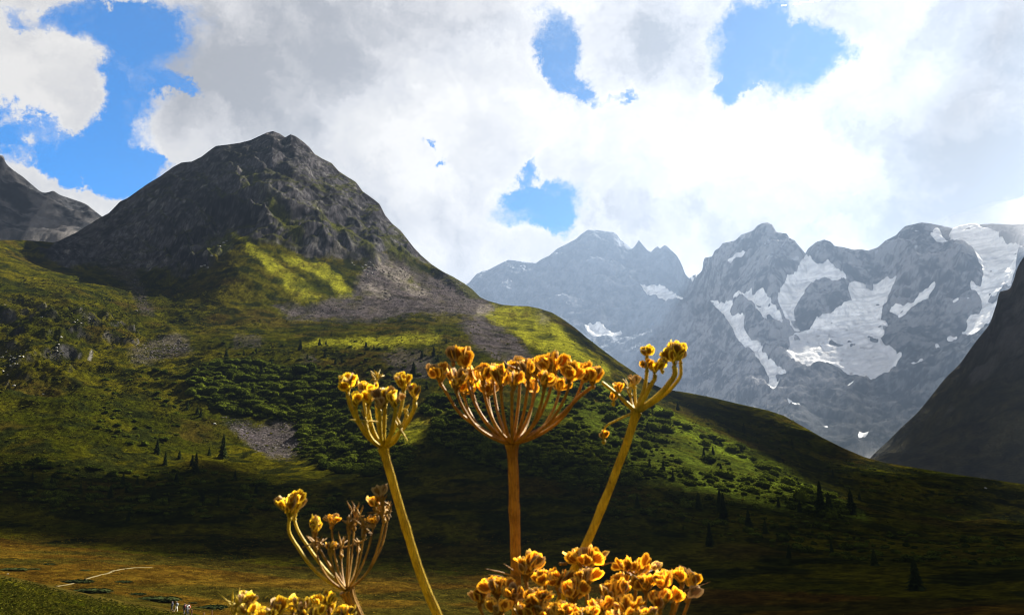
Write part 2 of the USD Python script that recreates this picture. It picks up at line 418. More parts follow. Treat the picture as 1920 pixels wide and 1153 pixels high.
SCREES = [[(512, 566), (560, 578), (600, 573), (625, 560), (660, 556), (668, 530), (690, 498), (722, 486), (760, 494), (800, 512), (845, 532), (890, 556), (935, 578), (905, 592), (860, 598), (800, 590), (745, 598), (690, 602), (600, 600), (540, 598)],
          [(185, 503), (256, 500), (263, 530), (282, 572), (287, 592), (268, 592), (252, 548), (225, 522)],
          [(246, 652), (290, 636), (325, 630), (350, 634), (358, 655), (330, 668), (280, 676), (242, 684)],
          [(436, 634), (470, 629), (496, 636), (490, 648), (440, 646)],
          [(412, 778), (450, 786), (480, 800), (520, 785), (552, 795), (570, 818), (566, 846), (540, 862), (505, 862), (478, 842), (445, 812)],
          [(858, 602), (905, 598), (950, 618), (985, 655), (1005, 690), (985, 694), (930, 676), (890, 640)],
          [(715, 665), (760, 650), (800, 660), (830, 690), (800, 712), (745, 705)],
          [(1010, 590), (1030, 592), (1026, 606), (1012, 603)], [(560, 670), (590, 668), (600, 682), (575, 684)]]
scree = 0.85 * sum(A(s, 16, 20 + i, 6) * (1.0 if i in (0, 4, 5) else 0.65) for i, s in enumerate(SCREES)).clip(0, 1)
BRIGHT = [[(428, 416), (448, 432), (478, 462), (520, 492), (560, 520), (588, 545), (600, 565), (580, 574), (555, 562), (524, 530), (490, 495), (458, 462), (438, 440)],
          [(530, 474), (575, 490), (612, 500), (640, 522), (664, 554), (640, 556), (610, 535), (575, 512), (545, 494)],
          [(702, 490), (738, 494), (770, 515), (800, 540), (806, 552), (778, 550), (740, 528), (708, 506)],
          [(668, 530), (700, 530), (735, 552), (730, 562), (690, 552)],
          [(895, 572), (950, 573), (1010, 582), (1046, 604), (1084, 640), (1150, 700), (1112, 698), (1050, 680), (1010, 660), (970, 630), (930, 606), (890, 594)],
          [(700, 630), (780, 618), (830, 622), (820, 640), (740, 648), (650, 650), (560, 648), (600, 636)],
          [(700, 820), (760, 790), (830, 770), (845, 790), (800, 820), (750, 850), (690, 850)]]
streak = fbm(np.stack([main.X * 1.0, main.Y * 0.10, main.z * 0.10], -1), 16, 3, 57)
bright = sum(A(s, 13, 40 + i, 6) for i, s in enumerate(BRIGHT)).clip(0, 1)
MEADOW = [(-400, 1005), (0, 1008), (180, 1030), (320, 1045), (600, 1062), (900, 1078), (1300, 1100), (1700, 1120), (2300, 1125), (2300, 1400), (-400, 1400)]
meadow = A(MEADOW, 7, 60, 4)
KNOLL = [(-400, 1046), (0, 1076), (50, 1085), (100, 1099), (145, 1107), (183, 1117), (240, 1127), (300, 1138), (440, 1160), (440, 1600), (-400, 1600)]
knoll = A(KNOLL, 2, 65, 3) * (main.r < 170)
near = smoothstep(110, 60, main.r)
THICKET = [[(352, 690), (400, 670), (480, 672), (560, 690), (640, 700), (700, 745), (690, 800), (600, 800), (520, 790), (420, 770), (370, 740)],
           [(570, 790), (650, 780), (720, 800), (760, 850), (700, 880), (620, 880), (570, 850)],
           [(820, 750), (960, 780), (1060, 800), (1150, 850), (1250, 900), (1150, 930), (900, 880), (800, 830)],
           [(1060, 740), (1180, 770), (1300, 830), (1450, 890), (1600, 950), (1600, 1000), (1400, 960), (1200, 900), (1080, 820)]]
thicket = sum(A(s, 8, 80 + i, 3) for i, s in enumerate(THICKET)).clip(0, 1)

# relief: crags on the rock, gullies, hummocks and tussocks on the grass
ridge_t = np.interp(main.t, [11.0, 12.0, 13.0], [1.0, 0.08, 1.0])[:, None]
stretch = np.stack([main.X * 0.85 + main.z * 0.6, main.Y * 0.6 - main.X * 0.2, main.z * 0.75 - main.X * 0.45], -1)
far_ok = smoothstep(500, 1200, main.r)
crag = (ridged(stretch, 230, 3, 3) - 0.45) * 75 + (ridged(stretch, 80, 3, 11) - 0.45) * 40 + (ridged(flat3, 28, 3, 12) - 0.45) * 13
crag += (ridged(flat3, 9, 2, 19) - 0.45) * 3.2
# tilted beds: sharp-edged ledges running down to the right
bed = (main.z * 0.8 + main.X * 0.42) / 46 + 1.6 * fbm(flat3, 120, 3, 16)
saw = bed - np.floor(bed)
crag += (np.where(saw < 0.82, saw / 0.82, (1 - saw) / 0.18) - 0.5) * 15 * (0.4 + 1.2 * fbm(flat3, 160, 2, 17))
bed2 = (main.z * 0.55 - main.X * 0.65) / 29 + 1.2 * fbm(flat3, 70, 3, 18)
saw2 = bed2 - np.floor(bed2)
crag += (np.where(saw2 < 0.8, saw2 / 0.8, (1 - saw2) / 0.2) - 0.5) * 7
hum = (fbm(flat3, 90, 3, 5) - 0.5) * 16 * smoothstep(350, 700, main.r) + (fbm(flat3, 30, 3, 6) - 0.5) * 6.0 * smoothstep(120, 500, main.r) + (fbm(flat3, 9, 3, 8) - 0.5) * 1.6 * smoothstep(60, 300, main.r) + (fbm(flat3, 2.0, 2, 9) - 0.5) * 0.35 * smoothstep(20, 80, main.r)
rills = (ridged(np.stack([main.X * 1.0, main.Y * 0.12, main.z * 0.1], -1), 60, 3, 14) - 0.5) * 9 * smoothstep(1150, 1350, main.r)
floor_q = smoothstep(420, 330, main.r) * smoothstep(100, 170, main.r)
hum = hum * (1 - 0.55 * floor_q)
rock_s = rock.copy()
for ax in (0, 1):
    rock_s = gaussian_filter1d(rock_s, 5.0, axis=ax)
rock_s = rock_s * np.where(px0 > 700, smoothstep(925, 800, px0), 1.0)
lift = rock_s * crag * far_ok + (1 - rock_s) * (hum + rills * (1 - scree * 0.4)) + scree * (fbm(flat3, 5, 2, 15) - 0.5) * 1.6
# craggy ground at the far left and small cliffs
LEFTCRAG = [(-300, 560), (60, 560), (130, 590), (240, 590), (260, 640), (180, 660), (120, 720), (-300, 740)]
lcrag = A(LEFTCRAG, 8, 95, 4)
rough = (ridged(flat3, 46, 4, 24) - 0.45) * 13 * smoothstep(560, 800, main.r) * smoothstep(1500, 1150, main.r) * (0.35 + 0.65 * smoothstep(560, 180, px0)) * (1 - rock)
lift += rough * (1 - bright * 0.6) * (1 - scree * 0.7)
lift += lcrag * ((ridged(flat3, 55, 4, 21) - 0.5) * 26)
main.z = main.z + lift * ridge_t
main.keep_skyline(12)
main.update()
main.prepare_hits()
nrm = main.normals()
slope = 1 - nrm[..., 2]

# colour of the bare ground
C = lambda *v: np.array(v, float)
n1, n2, n3 = fbm(flat3, 140, 4, 31), fbm(flat3, 28, 4, 33), fbm(flat3, 6, 3, 35)
mixc = lambda a, b, t: a * (1 - t[..., None]) + b * t[..., None]
one = np.ones(main.r.shape)
grass = mixc(one[..., None] * C(0.044, 0.050, 0.002), C(0.125, 0.110, 0.004), smoothstep(0.36, 0.66, 0.55 * n1 + 0.45 * n2))
grass = mixc(grass, C(0.075, 0.054, 0.008), smoothstep(0.52, 0.70, fbm(flat3, 60, 4, 37)) * 0.8)
grass = mixc(grass, C(0.018, 0.024, 0.005), smoothstep(0.50, 0.60, fbm(flat3, 18, 4, 39)) * 0.85)
col = grass
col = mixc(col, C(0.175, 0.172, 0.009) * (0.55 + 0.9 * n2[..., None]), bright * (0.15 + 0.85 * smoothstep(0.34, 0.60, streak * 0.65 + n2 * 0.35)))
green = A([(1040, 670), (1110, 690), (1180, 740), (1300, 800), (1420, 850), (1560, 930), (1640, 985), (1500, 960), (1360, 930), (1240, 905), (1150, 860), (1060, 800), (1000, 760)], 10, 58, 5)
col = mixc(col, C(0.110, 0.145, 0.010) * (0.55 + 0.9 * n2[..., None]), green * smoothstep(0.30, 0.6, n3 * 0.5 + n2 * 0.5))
scree_c = mixc(one[..., None] * C(0.110, 0.090, 0.102), C(0.170, 0.145, 0.155), n3)
scree_c = mixc(scree_c, C(0.07, 0.06, 0.06), smoothstep(0.55, 0.7, n2))
col = mixc(col, scree_c, scree * smoothstep(0.22, 0.52, 0.5 * n2 + 0.5 * streak))
bare = smoothstep(0.38, 0.55, slope + 0.25 * (n2 - 0.5)) * smoothstep(500, 800, main.r) * (1 - bright * 0.7)
rock_c = mixc(one[..., None] * C(0.046, 0.044, 0.051), C(0.175, 0.165, 0.178), smoothstep(0.38, 0.66, 0.5 * n3 + 0.5 * fbm(stretch, 40, 4, 41)))
rock_c = mixc(rock_c, C(0.34, 0.32, 0.30), smoothstep(0.60, 0.74, fbm(flat3, 14, 4, 43)) * 0.7)
ledge = smoothstep(0.46, 0.26, slope + 0.35 * (fbm(stretch, 55, 4, 45) - 0.5)) * smoothstep(120, 330, px0) * smoothstep(260, 380, py0 + 70 * (n1 - 0.5))
rock_c = mixc(rock_c, C(0.100, 0.105, 0.026), ledge * 0.85)
SPURS = [[(588, 395), (612, 420), (650, 446), (705, 478), (700, 492), (655, 474), (610, 446), (590, 420)], [(462, 318), (492, 356), (522, 396), (556, 432), (575, 470), (548, 462), (520, 425), (490, 384)], [(700, 440), (740, 470), (790, 500), (780, 506), (730, 484)], [(395, 440), (425, 415), (440, 455), (420, 478), (392, 500), (380, 480)]]
spur = sum(A(q, 12, 110 + i, 6) for i, q in enumerate(SPURS)).clip(0, 1)
rock_c = mixc(rock_c, C(0.105, 0.112, 0.016) * (0.5 + n2[..., None]), spur * smoothstep(0.30, 0.58, 0.6 * streak + 0.4 * n3))
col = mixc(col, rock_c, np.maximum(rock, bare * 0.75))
col = mixc(col, C(0.030, 0.040, 0.006), thicket * 0.6)
mead_c = 0.68 * mixc(one[..., None] * C(0.120, 0.064, 0.006), C(0.190, 0.112, 0.010), smoothstep(0.4, 0.65, 0.5 * fbm(flat3, 40, 4, 47) + 0.5 * n3))
mead_c = mixc(mead_c, C(0.046, 0.040, 0.005), smoothstep(0.47, 0.57, 0.5 * fbm(np.stack([main.X * 0.35, main.Y, main.z], -1), 13, 4, 49) + 0.5 * fbm(flat3, 40, 3, 48)) * 0.9)
col = mixc(col, mead_c, meadow)
kn_c = 0.7 * mixc(one[..., None] * C(0.036, 0.044, 0.002), C(0.110, 0.098, 0.005), smoothstep(0.42, 0.62, 0.5 * n2 + 0.5 * n3))
col = mixc(col, kn_c * (0.55 + 0.9 * smoothstep(0.35, 0.65, fbm(flat3, 3.5, 3, 59)))[..., None], np.maximum(knoll, near))
rim = smoothstep(9, 1.5, np.abs(py0 - np.interp(px0, [-400, 0, 50, 100, 145, 183, 240, 300, 430], [1046, 1079, 1088, 1102, 1110, 1120, 1130, 1141, 1163]))) * (main.r < 170) * (px0 < 330) * (main.r > 120)
col = mixc(col, C(0.10, 0.072, 0.014), rim * 0.7)
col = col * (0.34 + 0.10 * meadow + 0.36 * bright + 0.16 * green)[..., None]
grit = 0.55 * fbm(flat3, 1.8, 3, 51) + 0.45 * fbm(flat3, 4.5, 3, 53)
col = col * (0.45 + 1.1 * smoothstep(0.3, 0.72, grit))[..., None]


def ground_material(name, bump_scale=0.35, bump_dist=0.5, spec=0.05):
    g = G()
    a = g('attribute', 'color', attribute='albedo')
    pos = g('geometry', 'position')
    f1 = g.noise(pos, 1.7, 5, 0.65)
    f2 = g.noise(pos, 0.31, 5, 0.65)
    k = g.ramp(g.math('add', g.math('multiply', f1, 0.5), g.math('multiply', f2, 0.5)), 0.32, 0.68, 0.45, 1.55, 'linear')
    kc = g('combine_xyz', 'vector', x=k, y=k, z=k)
    c = g.mix(1.0, a, kc, 'multiply')
    h = g.math('add', g.math('multiply', f1, 0.4), f2)
    b = g('bump', 'normal', height=h, strength=1.0, distance=bump_dist)
    p = g('diffuse_bsdf', 'BSDF', color=c, roughness=0.4, normal=b)
    return g.done(name, surface=p)


M_GROUND = ground_material('ground', bump_dist=3.2)
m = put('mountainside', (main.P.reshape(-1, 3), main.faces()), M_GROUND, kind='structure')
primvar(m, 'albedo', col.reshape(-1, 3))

# ------------------------------------------------------------------ the mountains behind
LEFT_PEAK = [(-500, 230, 3400), (-200, 250, 3300), (-60, 270, 3250), (-20, 284, 3200), (0, 290, 3200), (6, 291, 3200), (11, 304, 3200), (28, 320, 3200), (45, 332, 3200), (60, 345, 3180), (82, 360, 3150), (92, 359, 3150), (100, 357, 3150), (112, 364, 3130), (135, 372, 3100), (160, 381, 3080), (175, 392, 3060), (192, 405, 3040), (240, 430, 3000), (300, 470, 2950)]
lp = Sheet(np.arange(-46, -20, 0.075), [
    [('w', -50, 2150, 330), ('w', -20, 2150, 330)],
    [(-500, 440, 2350), (0, 450, 2350), (150, 450, 2350), (300, 490, 2350)],
    [(-500, 350, 2700), (0, 395, 2700), (60, 410, 2700), (150, 425, 2700), (300, 480, 2650)],
    LEFT_PEAK,
    [('w', -50, 3900, 600), ('w', -20, 3900, 300)]], [10, 40, 90, 12])
lp3 = lp.P.copy()
lpst = np.stack([lp.X + lp.z * 0.25, lp.Y, lp.z * 0.45], -1)
lp.z = lp.z + ((ridged(lpst, 190, 5, 61) - 0.45) * 75 + (ridged(lp3, 40, 3, 62) - 0.45) * 16) * np.interp(lp.t, [0, 1, 2.6, 3, 4], [0, 0.7, 1, 0.25, 1])[:, None]
lp.keep_skyline(3)
lp.update()
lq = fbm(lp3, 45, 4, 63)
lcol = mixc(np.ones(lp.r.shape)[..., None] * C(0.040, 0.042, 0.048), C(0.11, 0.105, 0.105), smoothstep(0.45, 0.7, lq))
lscree = in_poly([(40, 450), (70, 400), (90, 372), (112, 400), (150, 440), (120, 470), (30, 470)], lp.px, lp.py, 8, 64, 4)
lcol = mixc(lcol, C(0.15, 0.14, 0.135) * (0.7 + 0.6 * lq[..., None]), lscree * 0.7)
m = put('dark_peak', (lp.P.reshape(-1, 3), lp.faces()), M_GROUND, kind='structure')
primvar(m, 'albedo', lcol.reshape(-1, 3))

# the hillside at the right
RIGHT_EDGE = [(1560, 900, 2050), (1610, 880, 2050), (1640, 848, 2050), (1665, 825, 2040), (1690, 800, 2030), (1720, 772, 2020), (1745, 742, 2010), (1775, 705, 2000), (1800, 680, 1990), (1818, 655, 1980), (1832, 636, 1970), (1845, 620, 1965), (1856, 605, 1960), (1862, 588, 1960), (1868, 570, 1955), (1876, 545, 1950), (1886, 543, 1950), (1893, 540, 1945), (1900, 525, 1940), (1906, 505, 1935), (1913, 490, 1930), (1920, 480, 1925), (1950, 440, 1910), (2000, 380, 1900), (2100, 290, 1880), (2300, 180, 1850), (2700, 60, 1800)]
rh = Sheet(np.arange(21.0, 47.0, 0.08), [
    [('w', 18, 1150, -40), ('w', 48, 1150, -40)],
    [(1500, 925, 1300), (1640, 890, 1300), (1750, 880, 1290), (1920, 880, 1280), (2100, 860, 1260), (2700, 760, 1200)],
    [(1500, 915, 1600), (1640, 870, 1650), (1720, 820, 1600), (1800, 770, 1550), (1920, 690, 1520), (2100, 580, 1500), (2700, 420, 1450)],
    RIGHT_EDGE,
    [('w', 18, 2500, -100), ('w', 28, 2500, -30), ('w', 36, 2500, 320), ('w', 48, 2500, 700)]], [8, 60, 120, 12])
rh3 = rh.P.copy()
rhst = np.stack([rh.X * 0.6 + rh.z * 0.5, rh.Y * 0.6, rh.z * 0.4 - rh.X * 0.3], -1)
rh.z = rh.z + ((ridged(rhst, 150, 4, 71) - 0.45) * 36 + (ridged(rhst, 60, 3, 74) - 0.45) * 20 + (fbm(rh3, 24, 4, 72) - 0.5) * 14) * np.interp(rh.t, [0, 1, 2.6, 3, 4], [0.3, 0.7, 1, 0.3, 1])[:, None]
rh.keep_skyline(3)
rh.update()
hq = fbm(rh3, 60, 4, 73)
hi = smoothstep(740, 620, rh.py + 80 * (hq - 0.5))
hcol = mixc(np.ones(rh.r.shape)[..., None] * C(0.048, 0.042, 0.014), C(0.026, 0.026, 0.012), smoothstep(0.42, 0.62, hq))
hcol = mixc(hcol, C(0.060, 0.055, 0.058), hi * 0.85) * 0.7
hcol = hcol * (0.35 + 1.3 * smoothstep(0.32, 0.68, 0.5 * fbm(rhst, 34, 4, 75) + 0.5 * fbm(rh3, 11, 3, 76)))[..., None]
hcol = mixc(hcol, C(0.10, 0.092, 0.09), smoothstep(0.62, 0.72, fbm(rhst, 55, 4, 79)) * 0.6)
hcol = mixc(hcol, C(0.046, 0.046, 0.049), 0.45 * np.ones(rh.r.shape))  # even grey wash mixed in so the slope reads hazier
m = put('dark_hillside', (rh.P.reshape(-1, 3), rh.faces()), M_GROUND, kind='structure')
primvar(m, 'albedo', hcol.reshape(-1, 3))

# the high massif with its glaciers
MASSIF = [(700, 640, 1), (840, 560, 1), (880, 528, 1), (893, 513, 1), (905, 507, 1), (915, 505, 1), (925, 500, 1), (940, 492, 1), (953, 486, 1), (965, 487, 1), (985, 490, 1), (1005, 492, 1), (1015, 485, 1), (1030, 478, 1), (1045, 465, 1), (1065, 455, 1), (1080, 447, 1), (1090, 438, 1), (1102, 430, 1), (1117, 430, 1), (1130, 432, 1), (1150, 434, 1), (1158, 440, 1), (1163, 448, 1), (1175, 457, 1), (1186, 465, 1), (1192, 458, 1), (1198, 449, 1), (1205, 458, 1), (1213, 467, 1), (1220, 472, 1), (1228, 464, 1), (1233, 461, 1), (1238, 465, 1), (1245, 459, 1), (1250, 460, 1), (1258, 468, 1), (1268, 477, 1), (1275, 488, 1), (1280, 500, 1), (1285, 513, 1), (1292, 521, 1), (1300, 515, 1), (1310, 513, 1), (1317, 505, 1), (1319, 487, 1), (1322, 482, 1), (1335, 480, 1), (1340, 469, 1), (1348, 464, 1), (1355, 455, 1), (1378, 450, 1), (1390, 439, 1), (1402, 435, 1), (1412, 431, 1), (1420, 422, 1), (1428, 418, 1), (1438, 416, 1), (1448, 420, 1), (1455, 433, 1), (1462, 435, 1), (1475, 437, 1), (1480, 445, 1), (1490, 450, 1), (1498, 460, 1), (1505, 468, 1), (1510, 474, 1), (1515, 465, 1), (1530, 453, 1), (1545, 448, 1), (1557, 452, 1), (1565, 460, 1), (1580, 462, 1), (1600, 467, 1), (1615, 466, 1), (1627, 469, 1), (1645, 463, 1), (1660, 450, 1), (1680, 440, 1), (1687, 432, 1), (1697, 423, 1), (1715, 419, 1), (1728, 416, 1), (1745, 418, 1), (1760, 421, 1), (1775, 424, 1), (1790, 428, 1), (1800, 424, 1), (1830, 420, 1), (1860, 418, 1), (1900, 420, 1), (1920, 418, 1), (2000, 400, 1), (2300, 420, 1)]
FARX, FARR = [700, 1180, 1260, 1330, 1500, 2300], [13500, 13500, 12600, 9000, 8000, 7600]
dist = lambda x: float(np.interp(x, FARX, FARR))
mline = lambda pts, k: [(x, y, dist(x) * k) for x, y in pts]
ms = Sheet(np.arange(-9.5, 40.0, 0.06), [
    [(x, 905, dist(x) * 0.38) for x in range(700, 2301, 40)],
    mline([(700, 830), (900, 800), (1100, 800), (1300, 820), (1450, 840), (1560, 850), (1640, 855), (1720, 850), (1920, 840), (2300, 830)], 0.58),
    mline([(700, 790), (900, 720), (1100, 700), (1300, 700), (1420, 740), (1500, 760), (1560, 775), (1620, 770), (1700, 740), (1800, 700), (1920, 660), (2300, 640)], 0.70),
    mline([(700, 730), (900, 640), (1000, 620), (1100, 600), (1200, 600), (1300, 600), (1400, 620), (1500, 640), (1600, 650), (1700, 640), (1800, 610), (1920, 560), (2300, 540)], 0.82),
    mline([(700, 680), (880, 570), (950, 540), (1050, 520), (1130, 490), (1200, 520), (1260, 540), (1300, 560), (1360, 530), (1440, 500), (1500, 540), (1560, 520), (1640, 540), (1720, 500), (1800, 480), (1920, 470), (2300, 470)], 0.93),
    [(x, y, dist(x)) for x, y, _ in MASSIF],
    [(x, 640, dist(x) * 1.3) for x in range(700, 2301, 40)]], [8, 50, 60, 80, 90, 12, ][:6])
ms3 = ms.P.copy()
mx, my = ms.px.copy(), ms.py.copy()
SNOW = {
    'pocket': ([(1193, 535), (1202, 541), (1212, 545), (1228, 544), (1240, 543), (1250, 545), (1262, 549), (1270, 555), (1280, 562), (1286, 570), (1279, 579), (1268, 570), (1258, 566), (1250, 572), (1238, 570), (1225, 567), (1218, 566), (1213, 560), (1205, 549)], 'small hanging glacier below the pinnacles of the pale blue peak'),
    'low': ([(1095, 619), (1105, 613), (1120, 611), (1130, 613), (1135, 621), (1150, 626), (1162, 622), (1168, 624), (1158, 632), (1140, 636), (1128, 640), (1120, 637), (1108, 630)], 'snowfield low on the pale blue peak, just above the green ridge'),
    'saddle': ([(1292, 521), (1309, 522), (1308, 540), (1303, 535)], 'sliver of snow in the saddle between the two hazy peaks'),
    'tilted': ([(1356, 505), (1372, 490), (1385, 482), (1400, 478), (1406, 478), (1404, 486), (1396, 494), (1388, 502), (1378, 507)], 'tilted white snow slab high on the rock face of the central peak'),
    'gully': ([(1333, 568), (1350, 571), (1372, 570), (1376, 585), (1367, 596), (1372, 602), (1396, 600), (1394, 620), (1402, 634), (1408, 640), (1425, 637), (1427, 650), (1430, 662), (1440, 680), (1460, 695), (1472, 706), (1478, 716), (1462, 708), (1452, 705), (1455, 715), (1460, 728), (1457, 740), (1449, 746), (1442, 738), (1438, 730), (1444, 722), (1442, 710), (1430, 692), (1420, 680), (1412, 668), (1398, 655), (1385, 640), (1376, 628), (1362, 612), (1356, 595), (1345, 585)], 'long narrow snow gully running down the left side of the glacier cirque'),
    'shelf': ([(1375, 560), (1385, 557), (1400, 556), (1420, 556), (1436, 560), (1445, 572), (1455, 580), (1464, 592), (1467, 606), (1460, 606), (1448, 596), (1436, 597), (1438, 610), (1430, 604), (1420, 592), (1412, 583), (1398, 578), (1384, 573), (1376, 566)], 'broad snow shelf left of the main glacier, under the central peak'),
    'upper': ([(1512, 488), (1520, 495), (1532, 503), (1548, 496), (1556, 495), (1566, 504), (1578, 514), (1585, 524), (1587, 530), (1560, 528), (1545, 524), (1530, 532), (1515, 540), (1512, 552), (1502, 568), (1492, 580), (1488, 592), (1494, 608), (1500, 620), (1488, 620), (1480, 604), (1470, 592), (1462, 580), (1456, 570), (1462, 560), (1470, 545), (1478, 532), (1490, 528), (1500, 512), (1505, 500)], 'forked snowfield hanging from the notch in the skyline'),
    'glacier': ([(1590, 536), (1608, 532), (1624, 536), (1636, 540), (1650, 538), (1665, 534), (1684, 531), (1674, 548), (1662, 566), (1654, 582), (1650, 600), (1662, 606), (1668, 616), (1655, 628), (1652, 640), (1662, 650), (1690, 668), (1680, 690), (1672, 704), (1660, 716), (1645, 720), (1640, 732), (1632, 730), (1622, 712), (1606, 706), (1590, 704), (1576, 698), (1560, 692), (1548, 686), (1530, 692), (1510, 698), (1494, 690), (1478, 680), (1474, 666), (1482, 655), (1480, 640), (1478, 628), (1500, 622), (1524, 612), (1540, 600), (1560, 588), (1578, 580), (1596, 566), (1592, 550)], 'wide grey and white glacier filling the middle of the rocky cirque'),
    'side': ([(1668, 584), (1680, 576), (1700, 570), (1712, 566), (1724, 556), (1753, 536), (1754, 542), (1740, 556), (1738, 562), (1722, 566), (1712, 574), (1702, 582), (1692, 594), (1684, 598), (1686, 590), (1672, 590)], 'slanting snow strip on the rock right of the main glacier'),
    'tongue': ([(1745, 436), (1752, 425), (1760, 426), (1764, 440), (1775, 448), (1788, 458), (1780, 440), (1778, 436), (1800, 424), (1830, 421), (1858, 436), (1872, 444), (1880, 446), (1872, 455), (1890, 462), (1905, 465), (1920, 474), (1912, 486), (1906, 510), (1898, 530), (1890, 545), (1878, 546), (1870, 562), (1866, 580), (1858, 592), (1846, 600), (1836, 612), (1832, 628), (1820, 636), (1812, 628), (1806, 622), (1800, 622), (1812, 610), (1816, 604), (1810, 600), (1820, 592), (1836, 588), (1842, 575), (1840, 560), (1832, 552), (1820, 544), (1820, 537), (1840, 542), (1846, 525), (1842, 510), (1832, 490), (1822, 474), (1810, 464), (1792, 460), (1776, 456), (1768, 450), (1756, 448)], 'tall glacier tongue spilling down beside the dark right hillside'),
    'patch_a': ([(1784, 576), (1790, 566), (1797, 564), (1800, 570), (1790, 575)], 'small round snow patch on the dark buttress left of the glacier tongue'),
    'patch_b': ([(1811, 568), (1818, 569), (1823, 573), (1816, 572)], 'thin snow streak on the dark buttress beside the glacier tongue'),
    'patch_c': ([(1646, 664), (1656, 655), (1662, 662), (1680, 664), (1695, 670), (1680, 672), (1665, 667)], 'white snow patch at the right edge of the grey glacier'),
    'patch_d': ([(1708, 686), (1718, 684), (1730, 678), (1734, 680), (1726, 686), (1714, 690)], 'short slanting snow streak below the glacier to its right'),
    'patch_e': ([(1474, 765), (1482, 769), (1492, 775), (1505, 780), (1520, 786), (1538, 796), (1530, 796), (1512, 789), (1495, 781), (1482, 775)], 'thin snow ribbon in the valley head above the dark green ridge'),
    'patch_f': ([(1540, 804), (1548, 808), (1558, 815), (1556, 820), (1548, 822), (1546, 814)], 'hooked snow patch in the valley head below the snow ribbon'),
    'patch_g': ([(1562, 817), (1568, 815), (1566, 822), (1561, 822)], 'tiny snow spot beside the hooked patch in the valley head'),
    'patch_h': ([(1586, 744), (1596, 740), (1606, 737), (1598, 744), (1590, 748)], 'small snow scrap on the ribbed rock under the glacier'),
    'patch_i': ([(1752, 651), (1762, 651), (1764, 655), (1756, 656)], 'upper of two snow dots on the dark rock right of the glacier'),
    'patch_j': ([(1733, 661), (1742, 662), (1742, 665), (1735, 664)], 'lower of two snow dots on the dark rock right of the glacier'),
    'patch_k': ([(1778, 640), (1790, 632), (1798, 628), (1794, 633), (1782, 641), (1770, 644)], 'thin snow line trailing left from the foot of the glacier tongue'),
    'patch_l': ([(1610, 828), (1625, 825), (1633, 830), (1622, 838), (1612, 836)], 'pale debris and snow at the very bottom of the valley head'),
}
ISLANDS = [[(1437, 560), (1445, 557), (1452, 558), (1460, 566), (1460, 576), (1452, 578), (1445, 570)], [(1621, 534), (1634, 538), (1640, 544), (1634, 548), (1624, 544)], [(1871, 446), (1880, 443), (1900, 450), (1920, 452), (1930, 472), (1905, 466), (1885, 458)]]
island = sum(in_poly(s, mx, my, 1.2, 99, 2) for s in ISLANDS).clip(0, 1)
mst_ = np.stack([ms.X + 0.5 * ms.z, ms.Y * 0.6, ms.z * 0.5], -1)
brk = smoothstep(0.565, 0.64, 0.55 * fbm(mst_, 75, 4, 91) + 0.45 * fbm(ms3, 34, 3, 92))
masks = {k: in_poly(v[0], mx, my, 3.6, 100 + i, 3) * (1 - island) * (1 - brk) for i, (k, v) in enumerate(SNOW.items())}
allsnow = sum(masks.values()).clip(0, 1)
mst = np.stack([ms.X + 0.15 * ms.z, ms.Y * 0.6, ms.z * 0.42], -1)
mst2 = np.stack([ms.X * 0.8 - 0.5 * ms.z, ms.Y * 0.6, ms.z * 0.55 + 0.3 * ms.X], -1)
mrel = (ridged(mst, 880, 5, 81) - 0.42) * 330 + (ridged(mst2, 370, 4, 82) - 0.42) * 150 + (ridged(ms3, 110, 3, 83) - 0.42) * 78 + (ridged(ms3, 40, 2, 84) - 0.42) * 26
soft = allsnow.copy()
for ax in (0, 1):
    soft = gaussian_filter1d(soft, 3.0, axis=ax)
mrel = mrel * (1 - soft.clip(0, 1)) - soft * 30 + soft * ((fbm(ms3, 90, 4, 85) - 0.5) * 50 + (ridged(np.stack([ms.X * 0.35, ms.Y * 0.35, ms.z * 2.2], -1), 160, 3, 93) - 0.45) * 16)
ms.z = ms.z + mrel * np.interp(ms.t, [0, 0.5, 3, 4.4, 5, 6], [0.3, 0.5, 0.7, 0.9, 0.10, 1])[:, None]
ms.keep_skyline(5)
ms.update()
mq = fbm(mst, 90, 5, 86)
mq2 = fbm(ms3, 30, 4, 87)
mcol = mixc(np.ones(ms.r.shape)[..., None] * C(0.095, 0.100, 0.120), C(0.270, 0.270, 0.285), smoothstep(0.42, 0.58, 0.55 * mq + 0.45 * mq2))  # rock raised and blued so that its colour carries part of the haze
mcol = mixc(mcol, C(0.20, 0.225, 0.27) * (0.8 + 0.4 * mq[..., None]), smoothstep(1340, 1240, mx) * 0.75)  # paler blue towards the left: distance haze put into the colour
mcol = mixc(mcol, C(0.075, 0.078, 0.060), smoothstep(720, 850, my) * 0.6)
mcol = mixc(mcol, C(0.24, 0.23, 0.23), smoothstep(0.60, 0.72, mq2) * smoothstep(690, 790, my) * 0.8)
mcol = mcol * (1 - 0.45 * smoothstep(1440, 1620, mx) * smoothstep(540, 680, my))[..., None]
dust = smoothstep(0.70, 0.78, fbm(mst2, 60, 4, 88)) * smoothstep(1300, 1500, mx) * smoothstep(560, 460, my)
mcol = mixc(mcol, C(0.65, 0.67, 0.70), dust * 0.7)
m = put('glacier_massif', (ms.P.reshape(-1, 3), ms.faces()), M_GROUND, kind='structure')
primvar(m, 'albedo', mcol.reshape(-1, 3))


